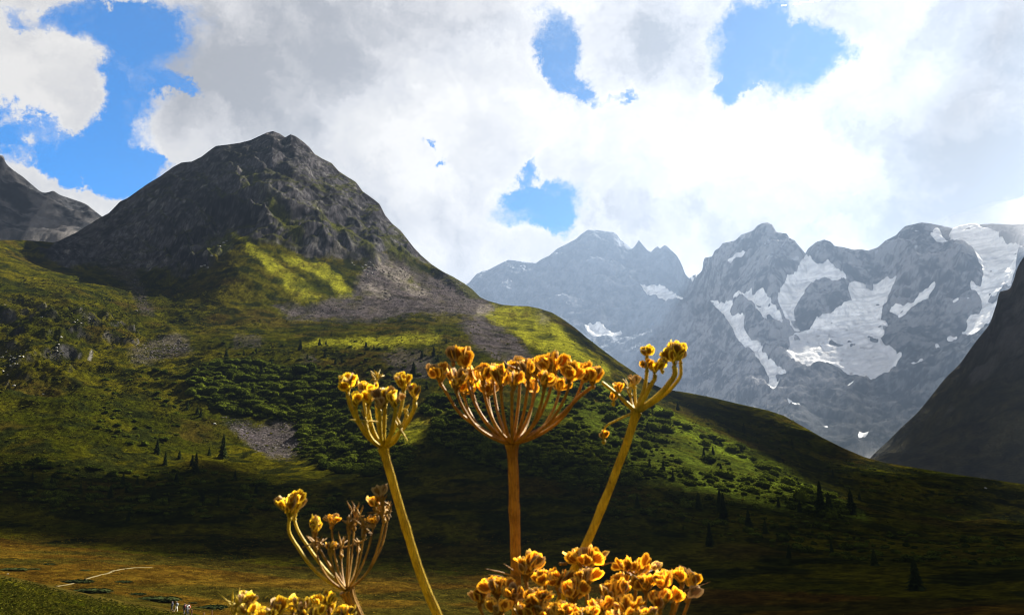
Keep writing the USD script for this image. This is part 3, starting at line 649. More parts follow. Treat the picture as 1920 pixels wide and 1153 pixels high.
def snow_material():
    g = G()
    a = g('attribute', 'color', attribute='albedo')
    pos = g('geometry', 'position')
    f = g.noise(pos, 0.02, 6, 0.6)
    h = g.noise(pos, 0.05, 5, 0.6)
    k = g.ramp(f, 0.3, 0.7, 0.86, 1.05, 'linear')
    c = g.mix(1.0, a, g('combine_xyz', 'vector', x=k, y=k, z=k), 'multiply')
    b = g('bump', 'normal', height=h, strength=0.5, distance=12.0)
    return g.done('snow', surface=g('principled_bsdf', 'BSDF', base_color=c, roughness=0.7, specular_ior_level=0.2, normal=b))


M_SNOW = snow_material()
nrow, ncol = ms.r.shape
mn = ms.normals()
GREY = [(1478, 630), (1530, 615), (1600, 612), (1660, 640), (1690, 668), (1660, 740), (1560, 700), (1470, 700)]
grey = in_poly(GREY, mx, my, 9, 140, 5)
crev = ridged(np.stack([ms.X * 0.5, ms.Y * 0.5, ms.z * 3.0], -1), 120, 3, 89)
scol = mixc(np.ones(ms.r.shape)[..., None] * C(0.88, 0.88, 0.86), C(0.44, 0.44, 0.46), grey * (0.65 + 0.7 * (mq2 - 0.5)).clip(0, 1))
scol = mixc(scol, C(0.50, 0.51, 0.54), smoothstep(0.55, 0.75, crev) * 0.6)
dirt = smoothstep(0.50, 0.70, fbm(np.stack([ms.X, ms.Y * 0.5, ms.z * 0.12], -1), 55, 4, 94))
scol = mixc(scol, C(0.40, 0.40, 0.42), dirt * 0.55)
scol = mixc(scol, C(0.22, 0.21, 0.21), smoothstep(0.62, 0.74, fbm(mst2, 40, 4, 90)) * grey * 0.8)
for key, (poly, label) in SNOW.items():
    on = masks[key] > 0.45
    if on.sum() < 4:
        on = masks[key] > 0.2
    depth = gaussian_filter1d(gaussian_filter1d(on.astype(float), 1.2, axis=0), 1.2, axis=1)
    use = depth > 0.10
    rr, cc = np.nonzero(use)
    a0, a1, b0, b1 = rr.min() - 1, rr.max() + 2, cc.min() - 1, cc.max() + 2
    sub = use[a0:a1, b0:b1]
    quad = sub[:-1, :-1] & sub[1:, :-1] & sub[:-1, 1:] & sub[1:, 1:]
    idx = np.arange(nrow * ncol).reshape(nrow, ncol)[a0:a1, b0:b1]
    qi, qj = np.nonzero(quad)
    q = np.stack([idx[qi, qj], idx[qi, qj + 1], idx[qi + 1, qj + 1], idx[qi + 1, qj]], -1)
    if not len(q):
        continue
    lab = trimesh.graph.connected_component_labels(np.vstack([q[:, [0, 1]], q[:, [1, 2]], q[:, [2, 3]]]), node_count=nrow * ncol)
    q = q[lab[q[:, 0]] == np.bincount(lab[q[:, 0]]).argmax()]
    ids, inv = np.unique(q, return_inverse=True)
    inv = inv.reshape(q.shape)
    thick = np.interp(depth.ravel()[ids], [0.1, 0.3, 0.8, 1.0], [-14, 0, 12, 16])
    pts = ms.P.reshape(-1, 3)[ids] + mn.reshape(-1, 3)[ids] * thick[:, None]
    name = {'glacier': 'glacier', 'tongue': 'glacier', 'pocket': 'glacier'}.get(key, 'snowfield' if len(ids) > 60 else 'snow_patch')
    m = put(name, (pts, np.vstack([inv[:, [0, 1, 2]], inv[:, [0, 2, 3]]])), M_SNOW, label=label, category={'glacier': 'glacier', 'snowfield': 'snowfield', 'snow_patch': 'snow patch'}[name])
    primvar(m, 'albedo', scol.reshape(-1, 3)[ids])

# ------------------------------------------------------------------ the clouds whose shade lies on the slopes
cloud_g = G()
M_CLOUD = cloud_g.done('cloud', surface=cloud_g('diffuse_bsdf', 'BSDF', color=(0.8, 0.8, 0.8)))
SHADE = {
    'valley': [(-500, 850), (0, 838), (60, 855), (130, 882), (210, 902), (270, 906), (330, 880), (400, 862), (460, 870), (510, 882), (555, 902), (620, 915), (700, 905), (745, 860), (790, 815), (850, 775), (930, 780), (1000, 800), (1060, 830), (1120, 860), (1200, 900), (1280, 915), (1380, 925), (1480, 935), (1560, 935), (1600, 895), (1660, 868), (1760, 884), (1920, 907), (2300, 935), (2300, 1300), (1920, 1300), (1500, 1280), (1320, 1180), (1180, 1110), (1000, 1082), (780, 1068), (600, 1056), (320, 1040), (180, 1022), (0, 995), (-500, 980)],
    'ridge': [(1010, 590), (1060, 602), (1130, 657), (1215, 717), (1290, 737), (1440, 770), (1540, 820), (1640, 862), (1640, 900), (1580, 935), (1500, 900), (1440, 862), (1380, 826), (1310, 785), (1240, 742), (1170, 700), (1100, 660), (1050, 620)],
}


veil_g = G()
M_VEIL = veil_g.done('added_shade_veil', surface=veil_g('mix_closure', 'closure', fac=0.45, closure1=veil_g('diffuse_bsdf', 'BSDF', color=(0.8, 0.8, 0.8)), closure2=veil_g('transparent_bsdf', 'BSDF')))  # half-clear sheet for the added veil that shades the massif


def shade_cloud(name, outline, label, seed, sheet=main, CLOUD_Z=2600.0, reach=40.0, dy=7.0, fray=40.0):
    P = Polygon(outline)
    x0, y0, x1, y1 = P.bounds
    spots = []
    for x in np.arange(x0, x1, 14.0):
        for y in np.arange(y0, y1, dy):
            if P.contains(Point(x, y)):
                h = sheet.hit(x, y)
                if h is not None:
                    spots.append((h + SUN * ((CLOUD_Z - h[2]) / SUN[2]))[:2])
    F = shapely.union_all(shapely.buffer(shapely.points(np.array(spots)), reach)).buffer(-reach * 0.9)
    F = max(getattr(F, 'geoms', [F]), key=lambda q: q.area)
    step = 12.0 if CLOUD_Z < 5000 else (45.0 if CLOUD_Z < 9000 else 90.0)
    x0, y0, x1, y1 = F.bounds
    gx, gy = np.meshgrid(np.arange(x0 - 60, x1 + 60, step), np.arange(y0 - 60, y1 + 60, step), indexing='ij')
    q = np.stack([gx, gy, np.zeros_like(gx)], -1)
    wx, wy = (fbm(q, 130, 4, seed) - 0.5) * fray, (fbm(q, 130, 4, seed + 9) - 0.5) * fray
    ins = shapely.contains_xy(F, gx + wx, gy + wy)
    dis = gaussian_filter1d(gaussian_filter1d(ins.astype(float), 5, axis=0), 5, axis=1)
    top = CLOUD_Z + 2 + (18 + 30 * (fbm(q, 260, 4, seed + 20) - 0.3)) * np.sqrt(np.clip(dis - 0.3, 0, 1))
    bot = CLOUD_Z - 12 * np.clip(dis, 0, 1) * fbm(q, 120, 3, seed + 30)
    quad = ins[:-1, :-1] & ins[1:, :-1] & ins[:-1, 1:] & ins[1:, 1:]
    qi, qj = np.nonzero(quad)
    idx = np.arange(gx.size).reshape(gx.shape)
    qd = np.stack([idx[qi, qj], idx[qi + 1, qj], idx[qi + 1, qj + 1], idx[qi, qj + 1]], -1)
    N = gx.size
    V = np.vstack([np.stack([gx, gy, top], -1).reshape(-1, 3), np.stack([gx, gy, bot], -1).reshape(-1, 3)])
    f = [qd, qd[:, ::-1] + N]
    tri = np.vstack([np.vstack([a[:, [0, 1, 2]], a[:, [0, 2, 3]]]) for a in f])
    e = np.vstack([tri[:len(tri) // 2][:, [0, 1]], tri[:len(tri) // 2][:, [1, 2]], tri[:len(tri) // 2][:, [2, 0]]])
    es = set(map(tuple, e))
    rimf = []
    for a, b in es:
        if (b, a) not in es:
            rimf += [(b, a, a + N), (b, a + N, b + N)]
    tri = np.vstack([tri, np.array(rimf)])
    ids, inv = np.unique(tri, return_inverse=True)
    put('cloud', (V[ids], inv.reshape(tri.shape)), M_VEIL if CLOUD_Z > 9000 else M_CLOUD, label=label, category='cloud')


shade_cloud('valley', SHADE['valley'], 'long cloud overhead whose shade darkens the foot of the mountainside', 200)
shade_cloud('ridge', SHADE['ridge'], 'narrow cloud overhead whose shade lies along the far ridge', 240)

rh.prepare_hits()
shade_cloud('hill', [(1560, 905), (1640, 850), (1720, 772), (1800, 680), (1860, 596), (1886, 543), (1920, 480), (2100, 290), (2500, 120), (2700, 1000), (2000, 960), (1700, 910)], 'broad cloud overhead whose shade covers the hillside at the right', 280, rh, reach=70.0)

lp.prepare_hits()
shade_cloud('peak', [(-500, 230), (-20, 284), (6, 291), (45, 332), (100, 357), (160, 381), (192, 405), (200, 500), (-500, 470)], 'added unseen cloud whose shade covers the dark peak at the far left', 320, lp, 7000.0, reach=120.0, fray=120.0)  # cloud put in out of view to darken this peak
ms.prepare_hits()
shade_cloud('massif', [(870, 545), (1100, 440), (1280, 500), (1430, 425), (1720, 425), (1920, 430), (1920, 700), (1720, 890), (1600, 900), (1500, 850), (1300, 745), (1100, 640)], 'added unseen cloud veil shading the glacier massif', 360, ms, 15000.0, reach=420.0, fray=250.0, dy=5.0)  # veil added above the view to take glare off the snow

# low cloud catching the summits at the far right
from manifold3d import Manifold
lc = G()
M_LOWCLOUD = lc.done('low_cloud', volume=lc('principled_volume', 'volume', color=(0.66, 0.66, 0.69), density=0.00032, anisotropy=0.2))
lr = np.random.default_rng(5)
puffs = None
for x, y, rr in [(1800, 420, 150), (1850, 425, 230), (1895, 428, 300), (1950, 432, 380), (2020, 430, 480), (2120, 430, 560)]:
    c = at(x, y + lr.uniform(-4, 4), 7250 + lr.uniform(-150, 150))
    q = Manifold.sphere(rr, 40).scale((1.5, 1.2, 0.62)).translate(tuple(map(float, c)))
    puffs = q if puffs is None else puffs + q
pm = puffs.refine_to_length(45.0).to_mesh()
pv, pf = pm.vert_properties[:, :3].astype(float), pm.tri_verts
pn = trimesh.Trimesh(pv, pf, process=False).vertex_normals
pt = trimesh.Trimesh(pv, pf, process=True)
trimesh.smoothing.filter_taubin(pt, iterations=20)
pv, pf, pn = np.array(pt.vertices), np.array(pt.faces), np.array(pt.vertex_normals)
pv = pv + pn * ((fbm(pv, 190, 4, 610) - 0.5) * 30)[:, None]
put('cloud', (pv, pf), M_LOWCLOUD, label='low grey cloud wrapping the summits above the glacier tongue at the right', category='cloud')

# ------------------------------------------------------------------ the air
hz = G()
HAZE_DENSITY = 0.75e-5
vol = hz('principled_volume', 'volume', color=(0.46, 0.66, 1.0), density=HAZE_DENSITY, anisotropy=0.5)
M_HAZE = hz.done('haze', volume=vol)
hb = trimesh.creation.box([24000, 26000, 2.0])
lo = min(main.z.min(), rh.z.min(), lp.z.min(), ms.z.min()) - 1.0
hi_z = max(main.z.max(), ms.z.max(), lp.z.max(), rh.z.max()) + 20.0
hb = trimesh.creation.box(bounds=[[-9000, -4000, lo], [16000, 19000, hi_z]])
put('haze', hb, M_HAZE, smooth=False, kind='stuff')

# ------------------------------------------------------------------ trees and shrubs
rng = np.random.default_rng(11)


def plant_material(name, c0, c1, trans=0.25):
    g = G()
    pos = g('texture_coordinate', 'object')
    f = g.noise(pos, 3.5, 4, 0.6)
    r = g('object_info', 'random')
    k = g.ramp(g.math('add', g.math('multiply', f, 0.75), g.math('multiply', r, 0.25)), 0.3, 0.7)
    c = g.mix(k, c0, c1)
    d = g('diffuse_bsdf', 'BSDF', color=c)
    t = g('translucent_bsdf', 'BSDF', color=c)
    return g.done(name, surface=g('mix_closure', 'closure', fac=trans, closure1=d, closure2=t))


M_NEEDLE = plant_material('needles', (0.007, 0.011, 0.003), (0.017, 0.023, 0.005), 0.12)
M_SHRUB = plant_material('shrub_leaves', (0.014, 0.020, 0.002), (0.050, 0.062, 0.005), 0.25)
M_MAT = plant_material('juniper_leaves', (0.010, 0.014, 0.005), (0.024, 0.030, 0.009), 0.1)
gb = G()
M_BARK = gb.done('bark', surface=gb('diffuse_bsdf', 'BSDF', color=gb.mix(gb.noise(gb('texture_coordinate', 'object'), 14, 4), (0.030, 0.020, 0.014), (0.075, 0.055, 0.040))))


def conifer(seed, spread):
    """Unit-height conifer: (trunk, crown)."""
    r = np.random.default_rng(seed)
    trunk = trimesh.creation.cone(radius=0.022, height=0.97, sections=7)
    V, F = [], []
    z = 0.07
    while z < 0.985:
        size = spread * (1.0 - z) ** 0.82 * (0.82 + 0.3 * r.random()) + 0.012
        n = int(7 + 5 * (1 - z))
        a0 = r.random() * 6.28
        for k in range(n):
            a = a0 + 6.283 * k / n + r.normal(0, 0.18)
            L = size * (0.72 + 0.5 * r.random())
            if r.random() < 0.07:
                continue
            d = np.array([math.cos(a), math.sin(a), 0])
            s = np.array([-math.sin(a), math.cos(a), 0])
            dip = -0.30 * L + 0.10 * L * r.normal()
            w = 0.26 * L + 0.012
            b = np.array([0, 0, z])
            pts = [b, b + d * L * 0.5 + s * w + [0, 0, dip * 0.35 - 0.02], b + d * L + [0, 0, dip], b + d * L * 0.5 - s * w + [0, 0, dip * 0.35 - 0.02], b + d * L * 0.55 + [0, 0, dip * 0.3 + 0.022]]
            i = len(V)
            V += pts
            F += [(i, i + 1, i + 4), (i + 1, i + 2, i + 4), (i + 2, i + 3, i + 4), (i + 3, i, i + 4), (i, i + 2, i + 1), (i, i + 3, i + 2)]
        z += 0.028 + 0.03 * (1 - z)
    return trunk, (np.array(V), np.array(F))


def shrub_mesh(seed, flat=0.55, lobes=5):
    """Unit-wide clump of foliage: a lumpy body under many small leaf sprays."""
    r = np.random.default_rng(seed)
    body = trimesh.creation.icosphere(3, 1.0)
    v = body.vertices.copy()
    cs = np.array([[r.uniform(-0.26, 0.26), r.uniform(-0.26, 0.26), r.uniform(0.0, 0.10)] for _ in range(lobes)])
    rs = r.uniform(0.17, 0.28, lobes)
    rad = np.zeros(len(v))
    for c, q in zip(cs, rs):
        b = v @ c
        disc = b * b - (c @ c - q * q)
        rad = np.maximum(rad, np.where(disc > 0, b + np.sqrt(np.maximum(disc, 0)), 0.1))
    rad = rad * (0.80 + 0.45 * fbm(v * 2.0 + seed, 0.5, 3, seed))
    p = v * rad[:, None]
    p[:, 2] *= flat / 0.5
    p[:, 2] = np.maximum(p[:, 2], -0.06)
    V, F = [p], [body.faces]
    n0 = len(p)
    up = p[:, 2] > 0.0
    ids = r.choice(np.nonzero(up)[0], 260)
    for i in ids:
        o = p[i] * (1.0 + 0.10 * r.random())
        d = p[i] / (np.linalg.norm(p[i]) + 1e-9) + r.normal(0, 0.5, 3)
        d /= np.linalg.norm(d)
        s = np.cross(d, r.normal(0, 1, 3))
        s /= np.linalg.norm(s)
        L = 0.045 + 0.05 * r.random()
        V.append(np.array([o - s * L * 0.5, o + s * L * 0.5, o + d * L + s * 0.2 * L, o + d * L * 1.2]))
        F.append(np.array([[0, 1, 2], [0, 2, 3]]) + n0)
        n0 += 4
    return np.vstack(V), np.vstack(F)


PROTO = {}


def place(kind, build, p, scale, rot, label, category, group=None):
    """The first of a kind is built where it stands; the next ones are copies of it under the next number."""
    name = kind[0]
    path = '/World/' + numbered('/World', name)
    x = UsdGeom.Xform.Define(stage, path)
    if kind not in PROTO:
        PROTO[kind] = path
        build(path)
    else:
        x.GetPrim().GetReferences().AddInternalReference(PROTO[kind])
        x.GetPrim().SetInstanceable(True)
    x.ClearXformOpOrder()
    x.AddTranslateOp().Set(Gf.Vec3d(*map(float, p)))
    x.AddRotateZOp().Set(float(rot))
    x.AddScaleOp().Set(Gf.Vec3f(*map(float, np.broadcast_to(scale, 3))))
    pr = x.GetPrim()
    pr.SetCustomDataByKey('label', label)
    pr.SetCustomDataByKey('category', category)
    if group:
        pr.SetCustomDataByKey('group', group)


def build_conifer(seed, spread):
    def go(path):
        t, c = conifer(seed, spread)
        put('trunk', t, M_BARK, path, smooth=True)
        put('crown', c, M_NEEDLE, path, smooth=False)
    return go


def build_shrub(seed, flat, lobes, mat):
    return lambda path: put('foliage', shrub_mesh(seed, flat, lobes), mat, path, smooth=True)


CONIFERS = [(('conifer', k), build_conifer(300 + k, s)) for k, s in enumerate((0.24, 0.30, 0.35))]
TREES = [
    # base point and height in the photograph, label (None: one of its area)
    (417, 858, 38, 'tallest dark conifer on the left slope, at the edge of the cloud shade'), (294, 850, 22, 'dark round-topped conifer at the lower left, left of the tallest one'), (392, 854, 13, 'small conifer close beside the left foot of the tallest dark conifer'),
    (366, 886, 32, 'broad dark conifer below the tallest one, half lost in the shade'), (563, 656, 17, 'largest conifer on the bright terrace crest, with a long shadow to its left'), (424, 670, 15, 'lone conifer at the left end of the bright terrace crest'),
    (1540, 967, 54, 'biggest dark conifer on the right slope, in the shade below the lit grass'), (1597, 963, 38, 'dark conifer right of the biggest one on the right slope'), (1718, 1106, 46, 'nearly black conifer near the bottom right corner'),
    (1331, 1024, 38, 'dark conifer in the shade near the golden seed heads, low on the right slope'), (1214, 812, 20, 'dark conifer on lit grass just right of the leaning flower stem'), (1271, 769, 14, 'small conifer standing high on the shaded ridge above the lit grass'), (1395, 812, 18, 'faint conifer halfway along the shaded ridge'), (1485, 834, 11, 'smallest faint conifer far along the shaded ridge'),
    (775, 705, 25, 'dark conifer standing behind the left dried umbel'), (844, 596, 5, 'tiny dark tree on the skyline of the brown mound'), (813, 668, 18, 'dark conifer just left of the top of the central umbel'), (837, 643, 8, 'tiny conifer above the central umbel, below the brown mound'), (621, 630, 8, 'tiny conifer alone at the highest point of the terrace crest'),
    (1404, 992, 32, None), (1310, 953, 26, None), (1357, 973, 42, None), (1350, 957, 34, None), (1195, 952, 22, None), (1320, 859, 18, None), (1337, 851, 13, None), (1352, 883, 13, None), (1244, 882, 20, None), (1218, 879, 18, None), (1555, 964, 34, None), (1562, 896, 14, None), (1612, 936, 11, None), (1435, 1000, 22, None), (1262, 900, 18, None), (1160, 905, 20, None), (1128, 925, 18, None), (1460, 950, 18, None), (1500, 960, 20, None), (1640, 1060, 26, None), (1560, 1040, 22, None), (1480, 1045, 20, None),
    (480, 660, 9, None), (457, 666, 10, None), (512, 661, 6, None), (599, 648, 12, None), (611, 646, 9, None), (593, 660, 7, None), (609, 670, 12, None), (641, 680, 11, None), (629, 682, 11, None), (686, 652, 11, None), (684, 664, 8, None), (661, 694, 9, None), (508, 680, 10, None), (549, 696, 12, None), (569, 700, 9, None), (490, 702, 16, None), (465, 704, 11, None), (821, 677, 12, None), (791, 671, 14, None), (754, 700, 12, None), (800, 729, 14, None), (701, 655, 8, None), (647, 668, 9, None), (576, 672, 9, None),
    (352, 765, 11, None), (376, 781, 14, None), (392, 767, 8, None), (370, 775, 12, None), (351, 768, 11, None), (230, 909, 18, None), (257, 907, 12, None), (309, 872, 22, None), (360, 873, 18, None), (379, 939, 18, None), (408, 950, 18, None), (206, 934, 20, None), (287, 939, 22, None), (269, 909, 10, None), (336, 860, 14, None), (330, 905, 16, None), (440, 900, 16, None), (150, 925, 16, None), (95, 915, 16, None), (60, 900, 12, None), (480, 925, 16, None), (240, 975, 14, None),
]
AREA = [(lambda x, y: x > 1000, 'dark conifer scattered over the shaded lower part of the right slope', 'conifers on the right slope'),
        (lambda x, y: y < 735, 'small dark conifer dotted on the sunlit terrace below the scree', 'conifers on the terrace'),
        (lambda x, y: True, 'dark conifer among the lower left slopes by the shade edge', 'conifers on the lower left slope')]
for i, (x, y, h, label) in enumerate(TREES):
    p = main.hit(x, y)
    if p is None:
        continue
    size = h / FPX * np.linalg.norm(p) * 1.12
    kind, build = CONIFERS[i % 3]
    group = None
    if label is None:
        label, group = [(a[1], a[2]) for a in AREA if a[0](x, y)][0]
    place(kind, build, p - [0, 0, 0.03 * size], (size, size, size), rng.uniform(0, 360), label, 'conifer', group)

SHRUBS = [(('shrub', k), build_shrub(400 + k, f, n, M_SHRUB)) for k, (f, n) in enumerate(((0.50, 5), (0.42, 7), (0.58, 4), (0.46, 6)))]
PATCHES = [
    ([(350, 700), (400, 680), (480, 680), (560, 692), (640, 702), (712, 745), (700, 800), (610, 795), (520, 788), (420, 772), (365, 745)], 8.2, (9, 30), 'low rounded green shrub in the dense thicket on the left hillside', 'shrubs of the left thicket'),
    ([(560, 792), (650, 778), (720, 795), (770, 845), (760, 885), (690, 890), (620, 882), (560, 850)], 8.8, (9, 32), 'low rounded green shrub behind the stem of the left umbel', 'shrubs behind the left umbel'),
    ([(800, 742), (900, 735), (960, 770), (1060, 795), (1150, 850), (1230, 895), (1120, 920), (900, 870), (810, 830)], 9.0, (9, 32), 'low dark green shrub behind the central umbel', 'shrubs behind the central umbel'),
    ([(1010, 690), (1080, 700), (1180, 750), (1300, 800), (1440, 868), (1560, 935), (1640, 985), (1520, 965), (1360, 920), (1250, 900), (1150, 850), (1070, 800)], 9.5, (6, 34), 'rounded green shrub on the lit grass of the right slope', 'shrubs on the lit right slope'),
    ([(1120, 900), (1300, 925), (1500, 965), (1700, 1000), (1900, 1010), (1900, 1060), (1600, 1050), (1300, 1000), (1100, 960)], 17, (8, 28), 'low dark shrub in the shade of the right slope', 'shrubs in the shade of the right slope'),
    ([(10, 860), (200, 880), (400, 880), (560, 920), (700, 930), (700, 980), (400, 970), (100, 960), (0, 930)], 17, (8, 26), 'low dark shrub in the shade band at the lower left', 'shrubs in the lower left shade'),
    ([(380, 640), (560, 650), (700, 650), (830, 660), (830, 720), (720, 720), (600, 690), (420, 690)], 19, (7, 13), 'small shrub among the conifers of the sunlit terrace', 'shrubs of the terrace'),
    ([(200, 700), (330, 690), (350, 760), (330, 820), (250, 840), (180, 800)], 20, (8, 15), 'small shrub on the sunlit grass at the left', 'shrubs of the left slope'),
    ([(1260, 750), (1420, 790), (1560, 850), (1660, 890), (1800, 915), (1800, 950), (1600, 920), (1440, 840), (1300, 785)], 20, (7, 14), 'small dark shrub along the shaded ridge', 'shrubs of the shaded ridge'),
]
found = []
for poly, gap, (s0, s1), label, group in PATCHES:
    Pg = Polygon(poly)
    x0, y0, x1, y1 = Pg.bounds
    pts = []
    for _ in range(9000):
        x, y = rng.uniform(x0, x1), rng.uniform(y0, y1)
        if not Pg.contains(Point(x, y)):
            continue
        if pts and ((np.array(pts)[:, :2] - [x, y]) ** 2 @ [1.0, 3.3]).min() < gap ** 2:
            continue
        if fbm(np.array([[x, y * 1.6, 0.0]]), 60, 3, 77)[0] < 0.40 and gap > 9.2:
            continue
        pts.append((x, y, s0 + (s1 - s0) * rng.random() ** 2.6))
    for x, y, w in pts:
        p = main.hit(x, y)
        if p is not None:
            found.append((w, p, label, group))
found.sort(key=lambda q: -q[0])
rest = []
for i, (w, p, label, group) in enumerate(found):
    size = w / FPX * np.linalg.norm(p) * 1.15
    sc = np.array([size * rng.uniform(0.9, 1.25), size * rng.uniform(0.8, 1.1), size * rng.uniform(0.7, 1.05)])
    if i < 296:
        kind, build = SHRUBS[i % 4]
        place(kind, build, p, sc, rng.uniform(0, 360), label, 'shrub', group)
    else:
        rest.append((p, sc, rng.uniform(0, 6.28), i % 4))
pi = UsdGeom.PointInstancer.Define(stage, '/World/shrubbery')
for k in range(4):
    usdkit.mesh(stage, f'/World/shrubbery/foliage' + ('' if k == 0 else f'_{k:03d}'), shrub_mesh(400 + k, (0.50, 0.42, 0.58, 0.46)[k], (5, 7, 4, 6)[k]), M_SHRUB, smooth=True)
pi.CreatePrototypesRel().SetTargets([Sdf.Path('/World/shrubbery/foliage' + ('' if k == 0 else f'_{k:03d}')) for k in range(4)])
pi.CreateProtoIndicesAttr([q[3] for q in rest])
pi.CreatePositionsAttr([Gf.Vec3f(*map(float, q[0])) for q in rest])
pi.CreateScalesAttr([Gf.Vec3f(*map(float, q[1])) for q in rest])
pi.CreateOrientationsAttr([Gf.Quath(math.cos(q[2] / 2), 0, 0, math.sin(q[2] / 2)) for q in rest])
pi.GetPrim().SetCustomDataByKey('kind', 'stuff')
pi.GetPrim().SetCustomDataByKey('label', 'smaller green shrubs filling the thickets on the slopes')
pi.GetPrim().SetCustomDataByKey('category', 'shrubs')

# stone
gs = G()
M_STONE = gs.done('stone', surface=gs('diffuse_bsdf', 'BSDF', color=gs.mix(gs.noise(gs('texture_coordinate', 'object'), 4, 5), (0.10, 0.097, 0.09), (0.24, 0.235, 0.22))))


def boulder_mesh(seed):
    b = trimesh.creation.icosphere(2, 0.5)
    v = b.vertices
    r = np.random.default_rng(seed)
    for _ in range(9):
        n = r.normal(0, 1, 3)
        n /= np.linalg.norm(n)
        d = v @ n - r.uniform(0.26, 0.42)
        v = v - np.outer(np.maximum(d, 0), n)
    v = v * (0.9 + 0.25 * fbm(v * 3 + seed, 1.0, 3, seed))[:, None] * [1.2, 1.0, 0.8]
    return v, b.faces


gq = G()
simple_stone = gq.done('scree_stone', surface=gq('diffuse_bsdf', 'BSDF', color=gq.mix(gq('object_info', 'random'), (0.030, 0.027, 0.028), (0.105, 0.095, 0.094))))
SCREE_POLY = [Polygon(q) for q in SCREES]


# tussocks of heath and grass, and stones on the scree: far too many to count
def tussock_mesh(seed):
    r = np.random.default_rng(seed)
    V, F = [], []
    for k in range(9):
        a, t = r.uniform(0, 6.283), r.uniform(0.1, 0.9)
        b = np.array([math.cos(a), math.sin(a), 0]) * 0.22 * r.random()
        d = np.array([math.cos(a) * t, math.sin(a) * t, 1.0]) * r.uniform(0.3, 0.6)
        s = np.array([-math.sin(a), math.cos(a), 0]) * r.uniform(0.10, 0.2)
        i = len(V)
        V += [b - s, b + s, b + d * 0.6 + s * 0.9, b + d + s * 0.1, b + d * 0.6 - s * 0.9]
        F += [(i, i + 1, i + 2), (i, i + 2, i + 4), (i + 4, i + 2, i + 3)]
    return np.array(V), np.array(F)


def scatter(name, protos, mat, boxes, count, sizes, zsq, label, category, seed, keep=None, smooth=False):
    r = np.random.default_rng(seed)
    pos, sca, rot, kin = [], [], [], []
    for (x0, y0, x1, y1), share in boxes:
        for _ in range(int(count * share)):
            x, y = r.uniform(x0, x1), r.uniform(y0, y1)
            if keep is not None and not keep(x, y, r):
                continue
            p = main.hit(x, y)
            if p is None:
                continue
            w = r.uniform(*sizes) * (0.6 + 0.9 * r.random() ** 3) * max(0.25, np.linalg.norm(p) / 900.0)
            pos.append(Gf.Vec3f(*map(float, p)))
            sca.append(Gf.Vec3f(w * r.uniform(0.8, 1.5), w, w * zsq))
            a = r.uniform(0, 3.14)
            rot.append(Gf.Quath(math.cos(a), 0, 0, math.sin(a)))
            kin.append(int(r.integers(len(protos))))
    inst = UsdGeom.PointInstancer.Define(stage, '/World/' + name)
    paths = []
    for k, mesh in enumerate(protos):
        q = f'/World/{name}/clump' + ('' if k == 0 else f'_{k:03d}')
        usdkit.mesh(stage, q, mesh, mat, smooth=smooth)
        paths.append(Sdf.Path(q))
    inst.CreatePrototypesRel().SetTargets(paths)
    inst.CreateProtoIndicesAttr(kin)
    inst.CreatePositionsAttr(pos)
    inst.CreateScalesAttr(sca)
    inst.CreateOrientationsAttr(rot)
    for k, v in (('kind', 'stuff'), ('label', label), ('category', category)):
        inst.GetPrim().SetCustomDataByKey(k, v)


M_HEATH = plant_material('heath', (0.014, 0.019, 0.003), (0.070, 0.066, 0.006), 0.3)
scatter('heath', [tussock_mesh(700 + k) for k in range(4)], M_HEATH, [((0, 520, 420, 860), 0.34), ((420, 600, 900, 860), 0.22), ((900, 620, 1500, 950), 0.20), ((0, 860, 1920, 1000), 0.24)], 26000, (1.3, 3.0), 0.7, 'rough heath and grass tussocks covering the slopes', 'heath', 71, keep=lambda x, y, r: fbm(np.array([[x, y * 2.0, 0.0]]), 45, 3, 78)[0] + r.uniform(-0.12, 0.12) > 0.46)
M_SWARD = plant_material('dry_grass', (0.030, 0.020, 0.003), (0.11, 0.075, 0.008), 0.35)
scatter('dry_grass', [tussock_mesh(720 + k) for k in range(3)], M_SWARD, [((0, 1000, 1200, 1150), 1.0)], 9000, (1.3, 2.6), 0.5, 'dry golden grass tussocks on the valley floor', 'grass', 72, keep=lambda x, y, r: x > 430 or y < np.interp(x, [0, 50, 100, 145, 183, 240, 300, 430], [1075, 1084, 1097, 1105, 1115, 1125, 1136, 1160]))
scatter('scree', [boulder_mesh(730 + k) for k in range(3)], simple_stone, [((520, 495, 900, 600), 0.5), ((190, 500, 290, 590), 0.1), ((245, 630, 358, 680), 0.12), ((415, 780, 568, 862), 0.28)], 5000, (1.0, 2.2), 0.7, 'loose grey stones of the scree', 'scree', 73, keep=lambda x, y, r: r.random() < 0.75 and any(SP.contains(Point(x + r.normal(0, 7), y + r.normal(0, 4))) for SP in SCREE_POLY), smooth=True)

M_KNOLL = plant_material('knoll_turf', (0.009, 0.012, 0.002), (0.050, 0.046, 0.005), 0.3)
scatter('knoll_grass', [tussock_mesh(760 + k) for k in range(3)], M_KNOLL, [((0, 1078, 430, 1153), 1.0)], 9000, (1.0, 2.4), 0.6, 'short grass tufts on the near green knoll', 'grass', 74, keep=lambda x, y, r: y > 3 + np.interp(x, [0, 50, 100, 145, 183, 240, 300, 430], [1077, 1086, 1100, 1108, 1118, 1128, 1139, 1163]))

